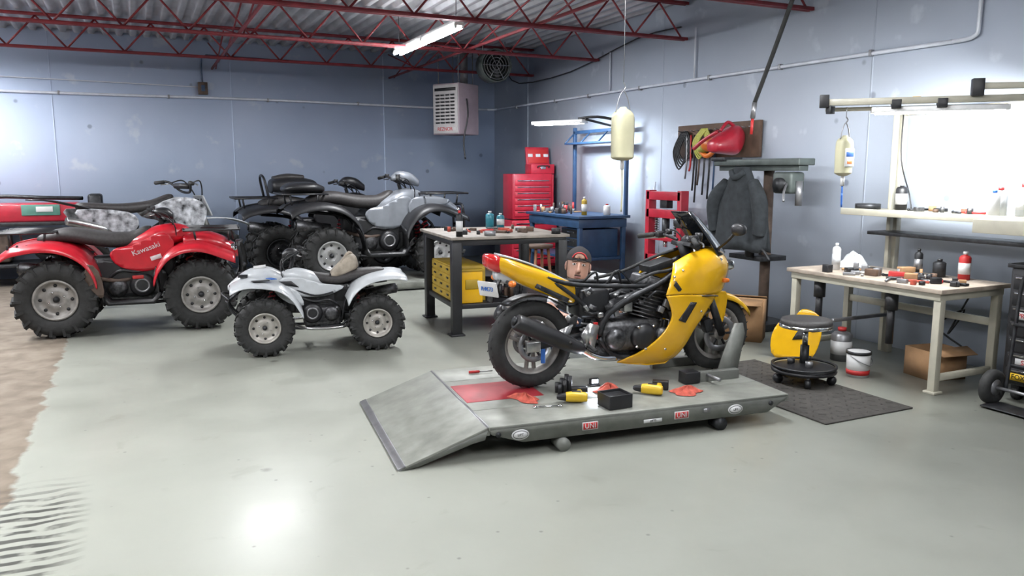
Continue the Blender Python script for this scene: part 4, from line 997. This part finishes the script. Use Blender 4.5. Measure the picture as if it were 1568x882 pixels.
# hanging jugs
def jug(name,loc,r,h,lab,top):
    b=B(name,loc)
    b.body([(0,0,r*.45,r*.35),(.02,0,r*.95,r*.8,3),(h*.15,0,r,r*.85,3),(h*.75,0,r*1.02,r*.85,3),(h*.9,0,r*.8,r*.7,3),(h*.97,0,r*.35,r*.35),(h,0,r*.3,r*.3)],jugm,ax='z')
    b.cyl((0,0,-.08),(0,0,.01),.016,whitel); b.tube([(0,0,-.08),(.005,0,-.25),(0,0,-.45 if not lab else -.14)],.007,bluelb if lab else jugm)
    if lab: b.box((0,-r*.86,h*.45),(r*1.5,.01,h*.45),whitel,rot=(0,0,0)); b.box((0,-r*.88,h*.53),(r*1.3,.01,h*.12),bluelb); b.box((0,-r*.88,h*.33),(r*.9,.01,h*.08),orangem)
    b.tube([(-r*.8,0,h*.9),(-r*.5,0,h*1.15),(0,0,h*1.3),(r*.5,0,h*1.15),(r*.8,0,h*.9)],.005,steel,n=6)
    b.tube([(0,0,h*1.3),(0.02,0,h*1.38),(0,0,h*1.45)],.006,steel,n=6); b.cyl((0,0,h*1.45),(0,0,top),.003,steel,n=6); b.done()
jug('hanging_fluid_jug',(3.89,5.9,1.79),.095,.46,False,3.84-1.79)
jug('hanging_coolant_bottle',(5.14,4.60,1.66),.064,.32,True,2.20-1.66)

# ---------------------------------------------------------------- cream workbench with shelf and lamp
wbn=B('cream_workbench')
wbn.box((5.80,4.62,.80),(.82,1.56,.035),creamtop); wbn.box((5.80,4.62,.755),(.76,1.50,.06),cream)
for u in (5.46,6.14):
    for w in (3.9,5.34): wbn.box((u,w,.365),(.06,.06,.73),cream); wbn.box((u,w,.01),(.1,.1,.02),cream)
wbn.bar((5.46,3.9,.12),(6.14,3.9,.12),.04,.05,cream); wbn.bar((5.46,5.34,.12),(6.14,5.34,.12),.04,.05,cream); wbn.bar((6.14,3.9,.5),(6.14,5.34,.5),.04,.06,cream)
wbn.bar((5.46,4.9,.4),(6.14,4.9,.4),.03,.03,steel)
for w in (3.75,5.05): wbn.box((6.36,w,1.12),(.06,.07,2.24),cream); wbn.box((6.28,w,1.12),(.04,.04,2.2),cream)
wbn.box((6.15,4.40,1.33),(.46,1.8,.04),cream); wbn.box((5.93,4.40,1.33),(.02,1.8,.06),cream)
wbn.box((5.75,3.50,1.30),(.42,.5,.10),cream); wbn.box((6.2,4.35,1.14),(.3,1.5,.03),darkm)
wbn.bar((6.36,3.4,2.22),(6.36,5.1,2.22),.05,.05,cream)
wbn.bar((5.02,4.74,2.24),(6.02,3.72,2.24),.05,.05,cream); wbn.bar((5.1,4.78,2.19),(6.0,3.86,2.19),.03,.03,cream)
wbn.bar((6.02,3.72,2.27),(6.36,3.75,2.27),.05,.05,cream); wbn.bar((5.75,3.95,2.33),(6.5,3.4,2.33),.05,.045,cream)
wbn.box((5.03,4.73,2.25),(.07,.07,.10),blackpl,rot=(0,0,.8)); wbn.box((5.76,3.95,2.32),(.08,.08,.13),blackpl,rot=(0,0,.8)); wbn.box((5.06,4.69,2.18),(.05,.05,.06),blackpl)
for u_,w_ in ((5.4,4.36),(5.62,4.13)): wbn.box((u_,w_,2.215),(.07,.07,.07),blackpl,rot=(0,0,.8))
wbn.bar((5.32,4.52,2.175),(5.98,3.84,2.175),.13,.04,fixt); wbn.bar((5.34,4.50,2.150),(5.96,3.86,2.150),.10,.014,glowb)
wbn.box((5.55,4.3,2.265),(.06,.03,.02),dryel,rot=(0,0,-.8))
for w in (4.35,5.1): wbn.cyl((5.5,w,.30),(5.5,w,.66),.03,blackpl); wbn.cyl((5.5,w,.58),(5.5,w,.72),.05,blackpl)
wbn.tube([(6.3,5.0,2.2),(6.25,4.95,1.8),(6.32,4.9,1.5),(6.3,4.85,1.36)],.006,blackpl)
wbn.tube([(6.45,4.3,.7),(6.3,4.4,.3),(6.2,4.2,.55),(6.3,4.5,.35),(6.35,4.3,.2)],.008,rubber)
wbn.done()
alight('bench_lamp_light',(5.65,4.18,2.13),(rad(50),0,rad(-46)),.95,.12,85)
clutter('bench_tools',(5.70,4.45,.819),0,.5,1.1,52,.07)
clutter('shelf_items',(6.16,4.45,1.352),0,.3,.8,10,.05)
can('white_spray_can',(5.66,5.08,.819),.036,.24,whitel,whitel,whitep); can('oil_bottle',(6.25,4.92,1.352),.05,.24,blackpl,whitel,whitel)
can('black_spray_can',(6.05,4.55,.819),.034,.22,darkm,blackpl,steel); can('red_oil_bottle',(6.08,4.15,.819),.045,.23,redl,whitel,whitel)
can('clear_bottle',(6.15,3.95,1.352),.05,.22,whitep,redl); can('clear_bottle',(6.2,3.8,1.352),.05,.25,whitep,redl,whitel); can('spray_bottle',(6.0,3.9,1.352),.04,.2,whitel,bluelb)
can('grey_tin',(6.1,5.15,1.352),.11,.05,darkm,neck=False); can('clamp_jar',(6.05,4.35,.819),.05,.15,darkm,blackpl)
def cloth(name,loc,rx,ry,h,mat,seed):
    random.seed(seed); ph=[random.uniform(0,6) for _ in range(6)]; b=B(name,loc,random.uniform(0,3))
    P=[]
    for i in range(9):
        r=i/8; row=[]
        for j in range(33):
            a=2*pi*(j%32)/32; rr=r*(1+.18*sin(3*a+ph[0])+.12*sin(5*a+ph[1]))
            z=h*(1-r**1.6)*(.75+.25*sin(4*a+ph[2]+4*r))+.03*h+h*.22*sin(6*a+ph[3])*r*(1-r)*2
            row.append((rx*rr*cos(a),ry*rr*sin(a),max(.003,z)))
        P.append(row)
    b.grid(P,mat,0); b.done()
cloth('crumpled_plastic_bag',(5.95,5.15,.819),.14,.12,.15,whitep,4)

# stool
st=B('rolling_mechanic_stool',(4.78,4.55,.014))
st.lathe([(.001,.455),(.17,.455),(.195,.465),(.2,.49),(.19,.515),(.15,.522),(.001,.522)],(0,0,0),seatm,'z',36,False)
st.lathe([(.19,.45),(.205,.45),(.208,.475),(.19,.475)],(0,0,0),chrome,'z',36)
st.cyl((0,0,.1),(0,0,.3),.035,darkm); st.cyl((0,0,.3),(0,0,.45),.022,chrome)
st.lathe([(.001,.155),(.06,.16),(.2,.125),(.245,.12),(.255,.105),(.25,.09),(.2,.095),(.001,.11)],(0,0,0),blackpl,'z',36,False)
st.lathe([(.235,.13),(.255,.13),(.255,.145),(.235,.145)],(0,0,0),darkm,'z',36)
for i in range(5):
    a=2*pi*i/5+.3; x,y=.215*cos(a),.215*sin(a)
    st.cyl((x,y,.05),(x,y,.1),.012,steel,n=8); st.cyl((x-.02*sin(a),y+.02*cos(a),.036),(x+.02*sin(a),y-.02*cos(a),.036),.036,blackpl,n=16)
for a in (.5,2.5,4.3): st.cyl((.1*cos(a),.1*sin(a),.14),(.1*cos(a),.1*sin(a),.19),.03,random.choice((blackpl,darkm,steel)),n=12)
st.done()
mt=B('floor_mat',(4.54,4.50,0)); mt.box((0,0,.006),(.86,1.62,.012),matr,bev=.004)
for i in range(10):
    for j in range(18): mt.box((-.38+.084*i,-.74+.087*j,.0125),(.05,.012,.003),matr,rot=(0,0,.78 if (i+j)%2 else -.78),bev=0)
mt.done()

# yellow fairing leaning, cardboard, bucket
fp=B('detached_yellow_fairing',(5.26,5.14,.0),rad(-62),.88)
fp.panel([(-.2,.0),(.12,.02),(.22,.16),(.24,.40),(.16,.50),(.02,.52),(-.06,.42),(-.2,.36),(-.26,.18)],lambda x,z:.05*cos(x*5)+.14*z+.05,yel,th=.01,k=3)
fp.panel([(-.05,.2),(.06,.22),(.1,.34),(.0,.3)],lambda x,z:.05*cos(x*5)+.14*z+.035,blackpl,th=.006)
fp.panel([(.14,.30),(.2,.32),(.2,.44),(.15,.46)],lambda x,z:.05*cos(x*5)+.14*z+.035,blackpl,th=.006)
fp.done()
cb=B('cardboard_box',(5.45,6.2,0),rad(-50))
for (x,y,sx,sy) in ((-.33,0,.008,.3),(.33,0,.008,.3),(0,-.15,.66,.008),(0,.15,.66,.008)): cb.box((x,y,.2),(sx,sy,.40),cardb,bev=0)
cb.box((0,0,.006),(.66,.3,.008),cardb,bev=0); cb.box((0,-.22,.41),(.66,.15,.006),cardb,rot=(.3,0,0),bev=0); cb.box((0,.22,.40),(.66,.15,.006),cardb,rot=(-.3,0,0),bev=0); cb.done()
cb=B('cardboard_box',(5.95,4.25,0),rad(-10))
for (x,y,sx,sy) in ((-.17,0,.008,.3),(.17,0,.008,.3),(0,-.15,.34,.008),(0,.15,.34,.008)): cb.box((x,y,.12),(sx,sy,.24),cardb,bev=0)
cb.box((0,0,.006),(.34,.3,.008),cardb,bev=0); cb.box((0,-.2,.25),(.34,.12,.006),cardb,rot=(.4,0,0),bev=0); cb.done()
bk=B('paint_bucket',R(2.9,6.4)); bk.lathe([(.001,0),(.088,0),(.095,.21),(.088,.212),(.001,.212)],(0,0,0),whitel,'z',28,False); bk.lathe([(.094,.19),(.1,.19),(.1,.215),(.09,.215)],(0,0,0),darkm,'z',28)
bk.lathe([(.0895,.02),(.0915,.02),(.093,.06),(.0915,.06)],(0,0,0),redl,'z',28); bk.tube([(-.097,0,.18),(-.07,-.08,.14),(0,-.115,.11),(.07,-.08,.14),(.097,0,.18)],.004,steel,n=6); bk.done()
can('oil_jug',(5.7,5.0,0),.09,.3,steel,redl,whitel)

# black tool cart with stickers
bc=B('black_tool_cart',(6.15,3.12,0))
bc.box((0,0,.56),(.68,.96,.88),blackpl,bev=.015); bc.box((0,0,1.01),(.72,1.0,.03),darkm)
for u in (-.26,.26):
    for w in (-.4,.4): bc.cyl((u,w-.02,.055),(u,w+.02,.055),.055,rubber); bc.box((u,w,.09),(.08,.06,.06),darkm)
for i in range(7):
    z=.20+.115*i; bc.box((-.345,0,z),(.012,.9,.10),blackpl); bc.box((-.357,0,z+.035),(.02,.86,.014),chrome)
random.seed(9)
for i in range(18):
    w=.40-.05*(i%4)-.22*(i//6); z=.2+.115*(i%7); m_=random.choice((whitel,whitel,redl,dryel,bluelb,whitel)); s1=random.uniform(.08,.18)
    bc.box((-.3535,w-.05,z-.012),(.004,s1,.055),m_,bev=0)
    bc.text(random.choice(('SPY','RK','FOX','PRO','RACE')),.05,(-.357,w-.05,z-.012),(pi/2,0,-pi/2),random.choice((blackpl,redl)),.001)
bc.done()
ht=B('hand_truck',(5.60,3.33,0))
for w in (-.2,.2):
    ht.lathe([(.06,-.03),(.10,-.04),(.125,-.025),(.13,0),(.125,.025),(.10,.04),(.06,.03)],(0,w,.13),rubber,'y',28); ht.cyl((0,w-.03,.13),(0,w+.03,.13),.06,steel)
    ht.tube([(.06,w*.7,.1),(.1,w*.7,.5),(.14,w*.7,.9),(.12,w*.3,1.0)],.014,darkm)
ht.cyl((0,-.2,.13),(0,.2,.13),.012,steel); ht.box((-.06,0,.015),(.2,.36,.01),darkm)
for z in (.3,.6): ht.bar((.085,-.14,z),(.085,.14,z),.02,.02,darkm)
ht.done()

# ---------------------------------------------------------------- items on the lift
def onL(x,y,z=0):
    a=RA(19.5); p=R(-.139,4.455); return (p[0]+x*cos(a)-y*sin(a),p[1]+x*sin(a)+y*cos(a),.202+z)
def drill(name,loc,rz):
    b=B(name,loc,rz)
    b.body([(-.09,.035,.02,.02),(-.08,.035,.032,.03),(.0,.037,.034,.034),(.05,.036,.03,.03)],dryel); b.body([(.05,.036,.026,.026),(.09,.036,.02,.02),(.11,.036,.012,.012)],blackpl)
    b.bar((-.03,-.02,.03),(-.05,-.13,.03),.04,.045,dryel,.01); b.box((-.05,-.16,.03),(.11,.055,.06),blackpl,rot=(0,0,.1)); b.box((-.02,-.01,.07),(.06,.03,.006),blackpl); b.done()
drill('cordless_drill',onL(.68,.30),RA(180)); drill('cordless_drill',onL(1.24,.30),RA(160))
cloth('red_shop_rag',onL(.40,.46),.12,.06,.05,ragm,1); cloth('red_shop_rag',onL(1.00,.42),.10,.08,.07,ragm,2); cloth('red_shop_rag',onL(1.50,.25),.11,.08,.05,ragm,3)
tr=B('black_parts_tray',onL(.90,.14),RA(25)); tr.box((0,0,.004),(.17,.15,.008),blackpl)
for x,y,sx,sy in ((-.083,0,.008,.15),(.083,0,.008,.15),(0,-.073,.17,.008),(0,.073,.17,.008)): tr.box((x,y,.045),(sx,sy,.09),blackpl)
tr.box((0,0,.07),(.15,.13,.01),darkm); tr.done()
sk=B('socket_set',onL(.70,.50),RA(20))
for i in range(6): sk.cyl((.035*(i%3)-.03,.05*(i//3),0),(.035*(i%3)-.03,.05*(i//3),.07+.025*(i%3)),.016,blackpl if i%2 else darkm,n=14)
sk.done()
wr_=B('open_end_wrench',onL(.48,.26),RA(10)); wr_.bar((-.08,0,.005),(.08,0,.005),.012,.006,chrome); wr_.lathe([(.008,0),(.016,0),(.016,.008),(.008,.008)],(.085,0,.001),chrome,'z',16); wr_.cyl((-.08,0,.001),(-.08,0,.009),.014,chrome); wr_.done()
wl=B('led_work_light',onL(.98,.62),RA(20)); wl.box((0,0,.03),(.07,.03,.05),blackpl,bev=.008); wl.box((-.0,-.017,.035),(.045,.005,.025),ledm,bev=0); wl.box((0,.0,.005),(.08,.05,.01),blackpl); wl.done()
alight('work_light_beam',onL(.98,.59,.05),(rad(105),0,RA(180)),.05,.03,2.5,(.8,.88,1))
sn=B('screwdriver',onL(.30,1.22),RA(15)); sn.cyl((-.06,0,.012),(.02,0,.012),.011,redl,n=10); sn.cyl((.02,0,.012),(.12,0,.012),.004,steel,n=8); sn.done()

# ---------------------------------------------------------------- left cart
lc=B('red_parts_washer_cart',(-1.55,13.95,0))
for x in (-.85,.95):
    for y in (-.35,.35): lc.box((x,y,.45),(.06,.06,.9),darkm)
lc.box((.05,0,.92),(1.95,.8,.05),darkm); lc.box((.05,0,.3),(1.9,.75,.05),darkm)
lc.box((.0,.0,1.08),(1.5,.5,.28),redt,bev=.03); lc.box((.25,-.26,1.12),(.5,.02,.16),M('panel_green',(.08,.2,.16),.5)); lc.box((.3,-.275,1.13),(.22,.01,.08),whitel)
lc.box((.98,-.1,1.1),(.2,.4,.5),darkm,bev=.04); lc.box((-.5,0,.55),(.6,.5,.4),rust,bev=.03); lc.cyl((.3,-.25,.55),(.3,.25,.55),.2,darkm)
lc.tube([(-.7,-.2,1.25),(-.3,-.1,1.32),(.3,-.2,1.3),(.8,0,1.28)],.03,darkm); lc.done()

# wooden stool by the blue bench
ws=B('wooden_stool',R(.35,8.9+1.2)); ws.cyl((0,0,.72),(0,0,.76),.18,wood)
swm=M('stool_wood',(.25,.10,.045),.6)
for a in (.8,2.4,3.9,5.5): ws.cyl((.12*cos(a),.12*sin(a),.72),(.19*cos(a),.19*sin(a),0),.02,swm,n=10)
for a,b_ in ((.8,2.4),(2.4,3.9),(3.9,5.5),(5.5,.8)): ws.cyl((.165*cos(a),.165*sin(a),.3),(.165*cos(b_),.165*sin(b_),.3),.012,wood,n=8)
ws.done()

# ---------------------------------------------------------------- world + camera
w=bpy.data.worlds.new('World'); scene.world=w; w.use_nodes=True
w.node_tree.nodes['Background'].inputs[0].default_value=(.6,.7,.9,1); w.node_tree.nodes['Background'].inputs[1].default_value=.3
cam=bpy.data.cameras.new('camera'); co=bpy.data.objects.new('camera',cam); scene.collection.objects.link(co)
cam.sensor_width=36; cam.lens=36*1200/1568; cam.clip_end=100
co.location=(0,0,1.7); co.rotation_euler=(rad(90-8.5),0,-A0)
scene.camera=co
